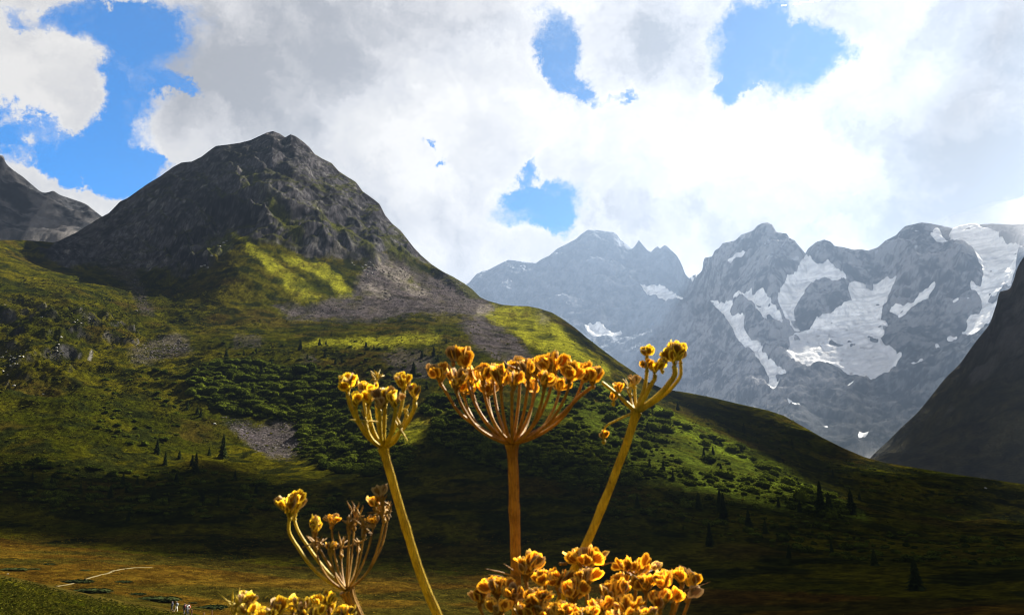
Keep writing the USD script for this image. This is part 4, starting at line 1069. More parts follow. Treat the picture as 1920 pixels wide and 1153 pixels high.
# dark juniper mats on the meadow
MATS = [((('juniper_mat', k)), build_shrub(450 + k, 0.30, 7, M_MAT)) for k in range(2)]
for i, (x, y, w, label) in enumerate([(176, 1108, 62, 'long dark juniper mat on the meadow beside the pale path bend'), (258, 1114, 34, 'short dark juniper mat on the meadow right of the long one'), (300, 1124, 72, 'wide dark juniper mat with a pale stone on the golden meadow'), (150, 1091, 56, 'dark juniper mat crossed by the pale path'), (28, 1068, 42, 'rounded dark juniper mat behind the knoll at the left edge'), (92, 1058, 26, 'narrow juniper mat on the dim meadow above the path'), (62, 1067, 24, 'small juniper mat left of the path on the dim meadow'), (232, 1091, 34, 'flat juniper mat on the meadow right of the path'), (361, 1130, 18, 'tiny juniper mat just above the walkers'), (400, 1139, 60, 'shadowy juniper mat behind the posts'), (160, 1069, 18, 'smallest juniper mat near the top of the path')]):
    p = main.hit(x, y)
    if p is None:
        continue
    size = w / FPX * np.linalg.norm(p)
    kind, build = MATS[i % 2]
    place(kind, build, p, (size, size * 0.55, size * 0.34), rng.uniform(-8, 8), label, 'juniper')

# pale boulders
BOULDERS = [(('boulder', k), (lambda k: lambda path: put('rock', boulder_mesh(500 + k), M_STONE, path, smooth=35))(k)) for k in range(3)]
for i, (x, y, w, label, group) in enumerate([(402, 795, 7, 'lone white boulder on the grass below the thicket', None), (303, 1127, 5, 'pale stone on the wide dark juniper mat', None), (81, 739, 4, 'lone pale stone on the dark slope left of the gully', None), (15, 1076, 4, 'pale stone by the juniper mat at the left edge', None), (1848, 915, 5, 'white speck of a boulder on the dark slope at the far right', None)]
        + [(x, y, w, 'pale boulder in the rubble at the left edge of the slope', 'boulders at the left edge') for x, y, w in ((4, 670, 5), (12, 660, 4), (20, 668, 5), (26, 672, 5), (19, 675, 4), (36, 668, 4), (43, 669, 5), (33, 683, 4), (20, 686, 5), (28, 682, 3), (6, 696, 4), (15, 703, 4), (50, 657, 4), (26, 723, 5), (40, 664, 3), (24, 678, 4), (9, 687, 3))]
        + [(x, y, w, 'pale boulder in the dark gully at the left', 'boulders in the gully') for x, y, w in ((106, 652, 5), (110, 646, 4), (107, 658, 4), (114, 632, 5), (78, 595, 4), (140, 604, 4), (152, 606, 4), (168, 598, 3), (145, 600, 3), (108, 640, 3))]
        + [(x, y, w, 'pale block in the boulder field at the foot of the crags', 'blocks below the crags') for x, y, w in ((685, 498, 6), (692, 502, 5), (699, 497, 5), (690, 509, 6), (697, 512, 5), (704, 505, 6), (683, 507, 5), (688, 515, 5), (701, 518, 5), (710, 500, 4), (680, 502, 4), (694, 492, 4), (706, 513, 4), (660, 493, 4), (664, 497, 4))]
        + [(x, y, w, 'pale block at the base of the dark crag left of the green gully', 'blocks at the crag base') for x, y, w in ((378, 500, 6), (384, 498, 5), (390, 502, 5), (397, 480, 5), (420, 456, 6), (412, 462, 5), (425, 452, 4))]):
    p = main.hit(x, y)
    if p is None:
        continue
    size = w / FPX * np.linalg.norm(p) * 0.9
    kind, build = BOULDERS[i % 3]
    place(kind, build, p, (size, size, size), rng.uniform(0, 360), label, 'boulder', group)

# ------------------------------------------------------------------ the path, posts and walkers on the meadow
gp = G()
M_PATH = gp.done('path', surface=gp('diffuse_bsdf', 'BSDF', color=gp.mix(gp.noise(gp('geometry', 'position'), 0.8, 5), (0.042, 0.034, 0.016), (0.080, 0.066, 0.034))))


def draped(points, width, lo_r, hi_r, lift=0.10):
    P = np.array([h for h in (main.hit(x, y) for x, y in points) if h is not None and lo_r < math.hypot(h[0], h[1]) < hi_r])
    d = np.r_[0, np.cumsum(np.linalg.norm(np.diff(P[:, :2], axis=0), axis=1))]
    s = np.linspace(0, d[-1], 120)
    c = np.stack([np.interp(s, d, P[:, k]) for k in range(2)], -1)
    t = np.gradient(c, axis=0)
    t /= np.linalg.norm(t, axis=1, keepdims=True)
    nn = np.stack([-t[:, 1], t[:, 0]], -1)
    rows = []
    w = width * (0.75 + 0.5 * fbm(np.c_[c, 0 * c[:, :1]], 8, 3, 7))
    for f in (-0.5, -0.25, 0, 0.25, 0.5):
        q = c + nn * (f * w)[:, None]
        z = np.array([main.height(*k) for k in q]) + lift - (0.25 if abs(f) == 0.5 else 0)
        rows.append(np.c_[q, z])
    V = np.stack(rows, 1)
    i, j = np.meshgrid(np.arange(119), np.arange(4), indexing='ij')
    a = i * 5 + j
    return V.reshape(-1, 3), np.stack([a, a + 1, a + 6, a + 5], -1).reshape(-1, 4)


put('path', draped([(106, 1099), (125, 1096), (145, 1091), (160, 1086), (175, 1081), (195, 1076), (212, 1070), (225, 1067), (250, 1064), (285, 1063)], 1.25, 185, 900), M_PATH, kind='structure')



def skin_mesh(bones, edge, smooth=10):
    parts = []
    for a, ra, b, rb in bones:
        sa = Manifold.sphere(ra, 16).translate(tuple(map(float, a)))
        sb = Manifold.sphere(rb, 16).translate(tuple(map(float, b)))
        parts.append(Manifold.batch_hull([sa, sb]))
    m = parts[0]
    for q in parts[1:]:
        m = m + q
    m = m.refine_to_length(edge).to_mesh()
    t = trimesh.Trimesh(m.vert_properties[:, :3], m.tri_verts, process=True)
    trimesh.smoothing.filter_taubin(t, iterations=smooth)
    return t


def simple_mat(name, c, rough=0.8):
    g = G()
    f = g.noise(g('texture_coordinate', 'object'), 22, 3)
    return g.done(name, surface=g('principled_bsdf', 'BSDF', base_color=g.mix(f, tuple(0.75 * v for v in c), tuple(1.2 * v for v in c)), roughness=rough))


M_SKIN, M_HAIR = simple_mat('skin', (0.42, 0.25, 0.17), 0.6), simple_mat('hair', (0.03, 0.02, 0.012))
CLOTH = {k: simple_mat('cloth_' + k, c) for k, c in dict(navy=(0.012, 0.015, 0.03), white=(0.62, 0.60, 0.55), black=(0.012, 0.012, 0.013), red=(0.25, 0.03, 0.02), grey=(0.16, 0.17, 0.18)).items()}


def walker(p, face, coat, legs, pack, label, step=1):
    """A walker 1.72 m tall, mid-stride, facing the heading 'face' (degrees)."""
    path = '/World/' + numbered('/World', 'person')
    x = UsdGeom.Xform.Define(stage, path)
    x.AddTranslateOp().Set(Gf.Vec3d(*map(float, p)))
    x.AddRotateZOp().Set(face)
    x.GetPrim().SetCustomDataByKey('label', label)
    x.GetPrim().SetCustomDataByKey('category', 'person')
    v = np.array
    hipL, hipR, neck = v([0.09, 0, 0.92]), v([-0.09, 0, 0.92]), v([0, 0.02, 1.45])
    kneeL, kneeR = v([0.10, 0.16 * step, 0.51]), v([-0.10, -0.03 * step, 0.49])
    ankL, ankR = v([0.10, 0.22 * step, 0.08]), v([-0.10, -0.27 * step, 0.11])
    shL, shR = v([0.19, 0.01, 1.40]), v([-0.19, 0.01, 1.40])
    elL, elR = v([0.25, -0.12 * step, 1.14]), v([-0.25, 0.10 * step, 1.14])
    wrL, wrR = v([0.24, -0.04 * step, 0.92]), v([-0.24, 0.24 * step, 0.95])
    B = [(v([0, 0.03, 1.60]), 0.085, v([0, 0.045, 1.64]), 0.095), (v([0, 0.11, 1.585]), 0.022, v([0, 0.135, 1.60]), 0.016), (v([0, 0.05, 1.54]), 0.06, v([0, 0.085, 1.54]), 0.045), (v([0.088, 0.03, 1.60]), 0.02, v([0.092, 0.02, 1.62]), 0.022), (v([-0.088, 0.03, 1.60]), 0.02, v([-0.092, 0.02, 1.62]), 0.022),
         (neck, 0.055, v([0, 0.03, 1.56]), 0.055), (v([0, 0, 0.98]), 0.14, v([0, 0.01, 1.34]), 0.15), (shL, 0.065, shR, 0.065), (v([0, 0.01, 1.34]), 0.14, neck, 0.06)]
    for s, e, w, hp, kn, an, side in ((shL, elL, wrL, hipL, kneeL, ankL, 1), (shR, elR, wrR, hipR, kneeR, ankR, -1)):
        B += [(s, 0.055, e, 0.042), (e, 0.042, w, 0.030), (hp, 0.095, kn, 0.060), (kn, 0.060, an, 0.040), (an, 0.042, an + v([0, 0.15, -0.045]), 0.032), (an + v([0, -0.05, -0.04]), 0.035, an + v([0, 0.12, -0.045]), 0.036)]
        d = (w - e) / np.linalg.norm(w - e)
        palm = w + d * 0.07
        B.append((w, 0.026, palm, 0.030))
        for q, (o, L) in enumerate(((-0.027, 0.070), (-0.009, 0.080), (0.009, 0.076), (0.027, 0.060))):
            a = palm + v([0, o, 0])
            B.append((a, 0.009, a + d * L * 0.5 + v([-0.004 * side, 0, 0]), 0.0085))
            B.append((a + d * L * 0.5 + v([-0.004 * side, 0, 0]), 0.0085, a + d * L + v([-0.02 * side, 0, 0]), 0.007))
        B.append((w + d * 0.02 + v([0, 0.02, 0]), 0.011, palm + v([-0.01 * side, 0.055, 0]), 0.009))
    put('body', skin_mesh(B, 0.03, 6), M_SKIN, path, smooth=True)
    coatB = [(v([0, 0, 0.94]), 0.160, v([0, 0.01, 1.34]), 0.168), (shL, 0.078, shR, 0.078), (v([0, 0.01, 1.34]), 0.158, neck, 0.072)] + [(s, 0.070, e, 0.058) for s, e in ((shL, elL), (shR, elR))] + [(e, 0.058, w, 0.044) for e, w in ((elL, wrL), (elR, wrR))]
    put('jacket', skin_mesh(coatB, 0.04, 6), CLOTH[coat], path, smooth=True)
    put('trousers', skin_mesh([(hipL, 0.112, hipR, 0.112), (hipL, 0.108, kneeL, 0.076), (kneeL, 0.076, ankL, 0.058), (hipR, 0.108, kneeR, 0.076), (kneeR, 0.076, ankR, 0.058)], 0.04, 6), CLOTH[legs], path, smooth=True)
    put('hair', skin_mesh([(v([0, 0.01, 1.64]), 0.098, v([0, -0.01, 1.62]), 0.098), (v([0, -0.03, 1.60]), 0.08, v([0, -0.04, 1.54]), 0.06)], 0.03, 4), M_HAIR, path, smooth=True)
    if pack:
        put('backpack', skin_mesh([(v([0.06, -0.22, 1.10]), 0.09, v([0.06, -0.20, 1.36]), 0.08), (v([-0.06, -0.22, 1.10]), 0.09, v([-0.06, -0.20, 1.36]), 0.08), (v([0, -0.22, 1.10]), 0.10, v([0, -0.20, 1.36]), 0.09)], 0.05, 5), CLOTH[pack], path, smooth=True)


for x, y, face, coat, legs, pack, step, label in ((322, 1146, 100, 'navy', 'black', None, 1, 'walker in dark clothes, farthest left on the meadow'), (330, 1146, 80, 'black', 'white', 'grey', -1, 'walker in a black jacket and pale trousers, second from the left'),
                                                  (345, 1151, 60, 'black', 'navy', 'red', 1, 'walker in black, left of the pale jacket in the group of three'), (349, 1152, 120, 'grey', 'black', None, -1, 'walker in a grey jacket in the middle of the group of three'), (353, 1151, 75, 'white', 'black', 'red', 1, 'walker in a pale jacket at the right of the group of three')):
    p = main.hit(x, y)
    if p is not None:
        walker(p, face, coat, legs, pack, label, step)

M_POST = simple_mat('post_wood', (0.10, 0.035, 0.020))
for x, y, h, label in ((359, 1152, 8, 'dark reddish post closest to the walkers'), (382, 1156, 6, 'short reddish post, middle of the three'), (397, 1153, 7, 'dark reddish post farthest right of the walkers')):
    p = main.hit(x, y)
    if p is None:
        continue
    hh = h / FPX * np.linalg.norm(p)
    path = thing('wooden_post', label, 'post', loc=p)
    shaft = trimesh.creation.cylinder(radius=0.085, height=hh + 0.3, sections=10)
    shaft.apply_translation([0, 0, hh / 2 - 0.15])
    put('shaft', shaft, M_POST, path, smooth=35)
    tip = trimesh.creation.cone(radius=0.085, height=0.10, sections=10)
    tip.apply_translation([0, 0, hh])
    put('pointed_top', tip, M_POST, path, smooth=35)

# ------------------------------------------------------------------ the dried umbels in front
def straw_material(name, dark, light, rim=0.25):
    g = G()
    pos = g('texture_coordinate', 'object')
    st = g('mapping', 'vector', vector=pos, scale=(900.0, 900.0, 40.0))
    f = g.noise(st, 1.0, 4, 0.6)
    f2 = g.noise(pos, 90.0, 5, 0.65)
    c = g.mix(g.ramp(g.math('add', g.math('multiply', f, 0.5), g.math('multiply', f2, 0.5)), 0.36, 0.62), dark, light)
    spot = g.ramp(g.noise(pos, 260.0, 3, 0.5), 0.66, 0.74)
    c = g.mix(g.math('multiply', spot, 0.7), c, (0.045, 0.022, 0.006))
    b = g('bump', 'normal', height=g.math('add', f, f2), strength=0.5, distance=0.0006)
    p = g('principled_bsdf', 'BSDF', base_color=c, roughness=0.6, specular_ior_level=0.3, normal=b)
    t = g('translucent_bsdf', 'BSDF', color=c)
    return g.done(name, surface=g('mix_closure', 'closure', fac=rim, closure1=p, closure2=t))


def seed_material(name, heart, wing, glow):
    g = G()
    a = g('attribute', 'fac', attribute='rim')
    pos = g('texture_coordinate', 'object')
    f = g.noise(pos, 420.0, 4, 0.6)
    st = g('mapping', 'vector', vector=pos, scale=(1500.0, 1500.0, 160.0))
    f2 = g.noise(st, 1.0, 3, 0.6)
    r = g('object_info', 'random')
    k = g.math('add', a, g.math('multiply', g.math('subtract', f, 0.5), 0.7))
    k = g.math('add', k, g.math('multiply', g.math('subtract', f2, 0.5), 0.5))
    x = g('separate_xyz', 'x', vector=pos)
    z = g('separate_xyz', 'z', vector=pos)
    rib = g.math('power', g.math('absolute', g.math('sine', g.math('multiply', x, 2100.0))), 3.0)
    k = g.math('subtract', k, g.math('multiply', g.math('multiply', rib, g.ramp(z, 0.002, 0.006)), 0.42))
    c = g.mix(g.ramp(k, 0.05, 0.80), heart, wing)
    v = g.math('add', 0.65, g.math('multiply', r, 0.7))
    c = g.mix(1.0, c, g('combine_xyz', 'vector', x=v, y=v, z=v), 'multiply')
    b = g('bump', 'normal', height=g.math('add', g.math('add', f, f2), rib), strength=0.6, distance=0.0004)
    p = g('principled_bsdf', 'BSDF', base_color=c, roughness=0.8, specular_ior_level=0.15, normal=b)
    t = g('translucent_bsdf', 'BSDF', color=c, normal=b)
    return g.done(name, surface=g('mix_closure', 'closure', fac=glow, closure1=p, closure2=t))


STRAW = {'yellow': straw_material('straw_yellow', (0.26, 0.175, 0.010), (0.50, 0.36, 0.022)), 'orange': straw_material('straw_orange', (0.17, 0.072, 0.010), (0.36, 0.185, 0.026)), 'brown': straw_material('straw_brown', (0.15, 0.072, 0.011), (0.36, 0.20, 0.030))}
SEEDM = {'yellow': seed_material('seed_yellow', (0.32, 0.160, 0.012), (0.92, 0.74, 0.13), 0.5), 'orange': seed_material('seed_orange', (0.33, 0.125, 0.012), (0.95, 0.66, 0.12), 0.5), 'pale': seed_material('seed_pale', (0.20, 0.11, 0.04), (0.52, 0.38, 0.20), 0.4)}


def tube(path, radii, sides=10, ribs=0.0, closed=True, seed=0):
    p = np.asarray(path, float)
    n = len(p)
    rad = np.broadcast_to(np.asarray(radii, float), (n,))
    t = np.gradient(p, axis=0)
    t /= np.linalg.norm(t, axis=1, keepdims=True) + 1e-12
    up = np.array([0.0, 0.0, 1.0]) if abs(t[0][2]) < 0.9 else np.array([1.0, 0, 0])
    a = np.cross(t[0], up)
    a /= np.linalg.norm(a)
    rows = []
    ang = np.arange(sides) * 2 * np.pi / sides
    for k in range(n):
        a = a - t[k] * (a @ t[k])
        a /= np.linalg.norm(a)
        b = np.cross(t[k], a)
        mod = 1 + ribs * np.where(np.arange(sides) % 2 == 0, 1, -1)
        rows.append(p[k] + (rad[k] * mod)[:, None] * (np.cos(ang)[:, None] * a + np.sin(ang)[:, None] * b))
    V = np.vstack(rows)
    i, j = np.meshgrid(np.arange(n - 1), np.arange(sides), indexing='ij')
    q = np.stack([i * sides + j, i * sides + (j + 1) % sides, (i + 1) * sides + (j + 1) % sides, (i + 1) * sides + j], -1).reshape(-1, 4)
    F = np.vstack([q[:, [0, 1, 2]], q[:, [0, 2, 3]]])
    V = np.vstack([V, p[0], p[-1]])
    m = n * sides
    k = np.arange(sides)
    F = np.vstack([F, np.stack([np.full(sides, m), (k + 1) % sides, k], -1), np.stack([np.full(sides, m + 1), (n - 1) * sides + k, (n - 1) * sides + (k + 1) % sides], -1)])
    return V, F


def join(parts):
    V, F, n = [], [], 0
    for v, f in parts:
        V.append(v)
        F.append(np.asarray(f) + n)
        n += len(v)
    return np.vstack(V), np.vstack(F)


def spline(points, n=24):
    p = np.asarray(points, float)
    d = np.r_[0, np.cumsum(np.linalg.norm(np.diff(p, axis=0), axis=1))]
    s = np.linspace(0, d[-1], n)
    if len(p) == 2:
        return p[0] + (p[1] - p[0]) * (s / d[-1])[:, None]
    return np.stack([PchipInterpolator(d, p[:, k])(s) for k in range(3)], -1)


def seed_mesh(L, W, cup, twist, r):
    """A thin winged fruit standing on its foot at the origin, along +z, its face along y; also how near each point is to the rim."""
    nseg = 14
    th = np.arange(nseg) * 2 * np.pi / nseg
    rings = [0.0, 0.5, 0.80, 1.0]
    V, rim = [], []
    wav = 1 + 0.09 * np.sin(2 * th + r.uniform(0, 6)) + 0.06 * np.sin(3 * th + r.uniform(0, 6)) + 0.06 * np.sin(5 * th + r.uniform(0, 6))
    for side in (1, -1):
        for q in rings:
            n = 1 if q == 0 else nseg
            for k in range(n):
                x = 0.5 * W * q * math.sin(th[k]) * wav[k]
                c = -math.cos(th[k])
                z = L * 0.5 + 0.5 * L * q * c * (1.0 if c < 0 else 0.94) * wav[k]
                x *= 0.72 + 0.38 * min(max(z / L, 0), 1)
                if q > 0.9 and c > 0.93:
                    z -= 0.07 * L
                thick = {0.0: 0.00042, 0.5: 0.00032, 0.80: 0.00010, 1.0: 0.00006}[q]
                y = cup * (4 * (x / W) ** 2 + 1.2 * (z / L - 0.45) ** 2) * W + twist * x * (z / L - 0.5) + side * thick + 0.02 * W * math.sin(3 * th[k]) * q
                V.append((x, y, z))
                rim.append({0.0: 0.0, 0.5: 0.10, 0.80: 0.75, 1.0: 1.0}[q])
    per = 1 + 3 * nseg
    F = []
    for s in (0, 1):
        o = s * per
        for k in range(nseg):
            k2 = (k + 1) % nseg
            f = [(o, o + 1 + k, o + 1 + k2)]
            for g in range(2):
                a, b = o + 1 + g * nseg, o + 1 + (g + 1) * nseg
                f += [(a + k, b + k, b + k2), (a + k, b + k2, a + k2)]
            F += f if s == 0 else [(x, z, y) for x, y, z in f]
    a, b = 1 + 2 * nseg, per + 1 + 2 * nseg
    for k in range(nseg):
        k2 = (k + 1) % nseg
        F += [(a + k, b + k, b + k2), (a + k, b + k2, a + k2)]
    return np.array(V), np.array(F), np.array(rim)


def basis(d, r):
    d = d / np.linalg.norm(d)
    a = np.cross(d, r.normal(0, 1, 3))
    a /= np.linalg.norm(a)
    return np.stack([a, np.cross(d, a), d], 1)


M_PER = lambda depth: depth / FPX


def umbellet(path, cx, cy, w, h, n, depth, r, straw, seedm, size=24, lean=(0, 0), dry=False, big=1.0):
    """One seed head of the umbel: short stalks with winged seeds; returns where its ray ends."""
    n, size = int(round(n * (1.75 if not dry else 0.9))), size * 1.15
    w = w * 1.22
    axis = atd(cx, cy - h * 0.1, depth)
    k = M_PER(depth)
    right, fwd = np.array([1.0, 0, 0]), np.array([0, 1.0, 0])
    _, _, upv = np.eye(3)
    foot = atd(cx + lean[0], cy + h * 0.46 + lean[1], depth)
    parts = [tube([foot - upv * 0.0018, foot, foot + upv * 0.0012], [0.0006, 0.0016, 0.0008], 8)]
    seeds = []
    for i in range(n):
        u = r.uniform(-1, 1)
        ph = r.uniform(0, 6.283)
        rr = math.sqrt(r.uniform(0.02, 1))
        tgt = atd(cx + rr * math.cos(ph) * (w * 0.5 - size * 0.32), cy - h * 0.10 + rr * 0.5 * math.sin(ph) * max(h - size, 6) * 0.9, depth + k * rr * math.sin(ph * 1.7 + 1) * w * 0.42)
        d = tgt - foot
        if d[2] < 0.001:
            d[2] = 0.001 + abs(d[2]) * 0.4
        L = np.linalg.norm(d)
        dirn = d / L
        if dry:
            end = foot + d * r.uniform(0.8, 1.25)
            parts.append(tube(spline([foot, foot + d * 0.5 + r.normal(0, 0.0006, 3), end], 6), np.linspace(0.00042, 0.00030, 6), 5))
            for _ in range(r.integers(2, 5)):
                e2 = end + (dirn * 0.5 + r.normal(0, 0.75, 3)) * 0.0042
                parts.append(tube([end, (end + e2) / 2, e2], [0.00030, 0.00060, 0.00015], 4))
        else:
            sl = size * k * r.uniform(0.62, 1.22) * big
            st = foot + dirn * max(L - sl * 0.55, 0.002)
            parts.append(tube(spline([foot, foot + (st - foot) * 0.5 + r.normal(0, 0.0005, 3), st], 5), np.linspace(0.00045, 0.00038, 5), 5))
            o = dirn * 0.95 + r.normal(0, 0.30, 3) + [0, 0, 0.30]
            face = (tgt - axis) * [1, 1, 0.3]
            face = face / (np.linalg.norm(face) + 1e-6) + r.normal(0, 0.75, 3) + [0, -0.2, 0]
            seeds.append((st, o, sl, face))
    name = numbered(path, 'umbellet')
    usdkit.mesh(stage, path + '/' + name, join(parts), STRAW[straw], smooth=True)
    for st, o, sl, face in seeds:
        V, F, rim = seed_mesh(sl, sl * r.uniform(0.58, 0.92), r.uniform(-0.16, 0.08), r.uniform(-0.7, 0.7), r)
        zz = np.asarray(o) / np.linalg.norm(o)
        yy = face - zz * (face @ zz)
        yy /= np.linalg.norm(yy) + 1e-9
        Rm = np.stack([np.cross(yy, zz), yy, zz], 1)
        sp = path + '/' + name + '/' + numbered(path + '/' + name, 'seed')
        ms_ = usdkit.mesh(stage, sp, (V, F), SEEDM[seedm if r.random() > 0.2 else 'pale'], smooth=True)  # seeds picked at random turn pale to stand for sun glints
        UsdGeom.PrimvarsAPI(ms_).CreatePrimvar('rim', Sdf.ValueTypeNames.FloatArray, 'vertex').Set(Vt.FloatArray.FromNumpy(rim.astype(np.float32)))
        T = np.eye(4)
        T[:3, :3] = Rm
        T[:3, 3] = st
        ms_.AddTransformOp().Set(Gf.Matrix4d(*T.T.ravel().tolist()))
    return foot


def ray_part(path, base, foot, straw, r, bow=0.35, thick=0.0011, via=None):
    mid = [atd(*q) for q in via] if via else None
    if mid is None:
        d = foot - base
        out = np.array([d[0], d[1], 0])
        c1 = base + d * 0.40 + out * bow * 0.5 - np.array([0, 0, 1]) * bow * 0.30 * np.linalg.norm(out)
        c2 = base + d * 0.75 + out * bow * 0.38 - np.array([0, 0, 1]) * bow * 0.14 * np.linalg.norm(out)
        mid = [c1, c2]
    pts = spline([base] + mid + [foot], 20)
    rad = np.interp(np.linspace(0, 1, 20), [0, 0.08, 0.5, 1], [thick * 1.35, thick * 1.05, thick * 0.95, thick * 0.85])
    put('ray', tube(pts, rad, 8), STRAW[straw], path, smooth=True)


def stem_part(path, pts, widths, straw, depth, foot_shift=(0, 0)):
    """The stem, from the umbel down to the soil; pts are picture points, then it goes on down to the ground."""
    P = [atd(x, y, depth + dd) for x, y, dd in pts]
    last, prev = P[-1], P[-2]
    d = (last - prev) / np.linalg.norm(last - prev)
    g0 = last + d * 0.25
    root = np.array([g0[0] + d[0] * 0.2 + foot_shift[0], g0[1] + d[1] * 0.1 + foot_shift[1], 0])
    root[2] = main.height(root[0], root[1]) - 0.02
    C = spline(P + [last + d * 0.2, root], 220)
    L = np.r_[0, np.cumsum(np.linalg.norm(np.diff(C, axis=0), axis=1))]
    k = M_PER(depth)
    rad = np.interp(L, [0, 0.006, 0.05, 0.25, L[-1]], [widths[0] * 0.75 * k, widths[0] * 0.5 * k, widths[0] * 0.5 * k, widths[1] * 0.5 * k, widths[1] * 0.72 * k])
    rr = np.random.default_rng(int(pts[0][0]))
    for ln in (0.045, 0.13):
        rad = rad * (1 + 0.16 * np.exp(-((L - ln - 0.01 * (pts[0][0] % 3)) / 0.0035) ** 2))
    wob = (fbm(np.c_[L * 60, L * 0, L * 0 + pts[0][0]], 1.0, 2, 3) - 0.5) * 0.0012 * smoothstep(0, 0.03, L)
    C = C + np.c_[wob, -wob * 0.6, 0 * wob]
    parts = [tube(C, rad * (0.96 + 0.08 * fbm(np.c_[L * 300, 0 * L, 0 * L], 1.0, 3, 4)), 24, 0.075)]
    for _ in range(5):
        i = rr.integers(8, 90)
        q = C[i] + np.array([rad[i] * rr.choice([-1, 1]) * 0.95, -rad[i] * 0.2, 0])
        parts.append(tube([q, q + [0.0012 * np.sign(q[0] - C[i][0]), -0.0003, 0.0016]], [0.0006, 0.0002], 5))
    put('stem', join(parts), STRAW[straw], path, smooth=40)


def plant(label, base, depth, stem, widths, straw, seedm, heads, seed, extra=(), ray_thick=0.0011, size=24, shift=(0, 0)):
    """heads: (x, y, w, h, n, depth offset, options)."""
    r = np.random.default_rng(seed)
    path = thing('dried_umbel', label, 'dried flower')
    b = atd(base[0], base[1], depth)
    stem_part(path, [(base[0], base[1], 0)] + list(stem), widths, straw, depth, shift)
    for hd in heads:
        x, y, w, h, n, dd = hd[:6]
        opt = hd[6] if len(hd) > 6 else {}
        foot = umbellet(path, x, y, w, h, n, depth + dd, r, opt.get('straw', straw), opt.get('seedm', seedm), opt.get('size', size), opt.get('lean', (0, 0)), opt.get('dry', False), opt.get('big', 1.0))
        via = [(vx, vy, depth + dd * t) for (vx, vy), t in zip(opt['via'], np.linspace(0.3, 0.8, len(opt['via'])))] if 'via' in opt else None
        if not opt.get('noray'):
            ray_part(path, b, foot, opt.get('straw', straw), r, opt.get('bow', 0.35), ray_thick * opt.get('rt', 1.0), via)
    for kind, a, c, rad in extra:
        put(kind, tube(spline([atd(*q) for q in a], 10), np.linspace(rad, rad * c, 10), 6), STRAW[straw], path, smooth=True)
    # little bracts where the rays meet
    for _ in range(7):
        a = r.uniform(0, 6.283)
        e = b + np.array([math.cos(a) * 0.004, math.sin(a) * 0.004, r.uniform(-0.003, 0.002)])
        put('bract', tube([b + np.array([math.cos(a), math.sin(a), 0]) * 0.0014, (b + e) / 2 + [0, 0, 0.0006], e], [0.0005, 0.0006, 0.0001], 5), STRAW[straw], path, smooth=True)


plant('left golden dried umbel, small and cup-shaped, on a slanting yellow stem', (718, 838), 0.53, [(735, 900, 0), (760, 985, 0), (790, 1080, 0), (820, 1153, 0)], (15, 21), 'yellow', 'yellow', [
    (652, 718, 42, 44, 9, 0.0, {'via': [(688, 812), (662, 772), (653, 745)], 'rt': 1.25}), (682, 730, 36, 40, 7, 0.01), (705, 712, 22, 30, 5, 0.015, {'dry': True}), (704, 726, 16, 26, 3, 0.015, {'noray': True, 'size': 16}),
    (757, 716, 36, 46, 9, 0.008), (777, 738, 24, 46, 5, 0.0, {'via': [(745, 815), (768, 785), (780, 757)], 'rt': 1.15}), (667, 752, 28, 38, 6, -0.012), (690, 744, 34, 36, 6, -0.005), (722, 742, 46, 38, 10, -0.015), (742, 748, 40, 38, 8, -0.02), (712, 760, 26, 24, 5, -0.02, {'seedm': 'pale', 'size': 18}),
    (686, 790, 16, 16, 4, -0.01, {'dry': True}), (712, 788, 14, 16, 4, 0.01, {'dry': True}), (750, 802, 18, 14, 4, -0.01, {'dry': True}), (762, 772, 16, 16, 4, 0.01, {'dry': True})], 21, size=21, ray_thick=0.00135)

plant('large central flat-topped umbel of amber seeds on the thickest upright stem', (960, 832), 0.54, [(962, 880, 0), (964, 950, 0), (966, 1035, 0), (968, 1110, 0)], (18, 18), 'orange', 'orange', [
    (868, 672, 52, 56, 8, 0.01, {'size': 30, 'lean': (4, 0)}), (850, 668, 20, 32, 2, 0.01, {'noray': True, 'size': 28}), (826, 698, 50, 46, 12, 0.0, {'via': [(905, 805), (860, 772), (838, 738)]}), (856, 712, 46, 48, 11, -0.02), (884, 706, 40, 44, 9, 0.02), (906, 704, 40, 46, 9, -0.01), (939, 706, 44, 52, 9, -0.02, {'size': 28}), (925, 700, 32, 42, 6, 0.03),
    (975, 688, 44, 46, 11, 0.01), (990, 694, 36, 50, 8, -0.015), (1006, 690, 30, 52, 6, 0.015, {'size': 28}), (1036, 684, 50, 60, 9, 0.0, {'size': 31}), (1068, 698, 38, 48, 9, -0.01, {'size': 28}), (1092, 696, 36, 42, 8, 0.012), (1112, 704, 46, 44, 11, 0.0, {'via': [(1000, 812), (1050, 780), (1088, 742)], 'rt': 1.2}),
    (960, 716, 40, 44, 8, -0.03), (1020, 712, 42, 42, 8, -0.03), (870, 728, 44, 34, 7, 0.035, {'straw': 'brown'}), (915, 730, 46, 34, 7, 0.04, {'straw': 'brown'}), (1000, 724, 46, 34, 7, 0.04, {'straw': 'brown'}), (1048, 722, 32, 34, 6, 0.03, {'straw': 'brown'})], 22, ray_thick=0.00115,
    extra=[('bract', [(898, 690, 0.53), (884, 695, 0.53), (868, 700, 0.53)], 0.3, 0.0007), ('bract', [(966, 690, 0.53), (952, 684, 0.53), (944, 676, 0.53)], 0.3, 0.0008)])

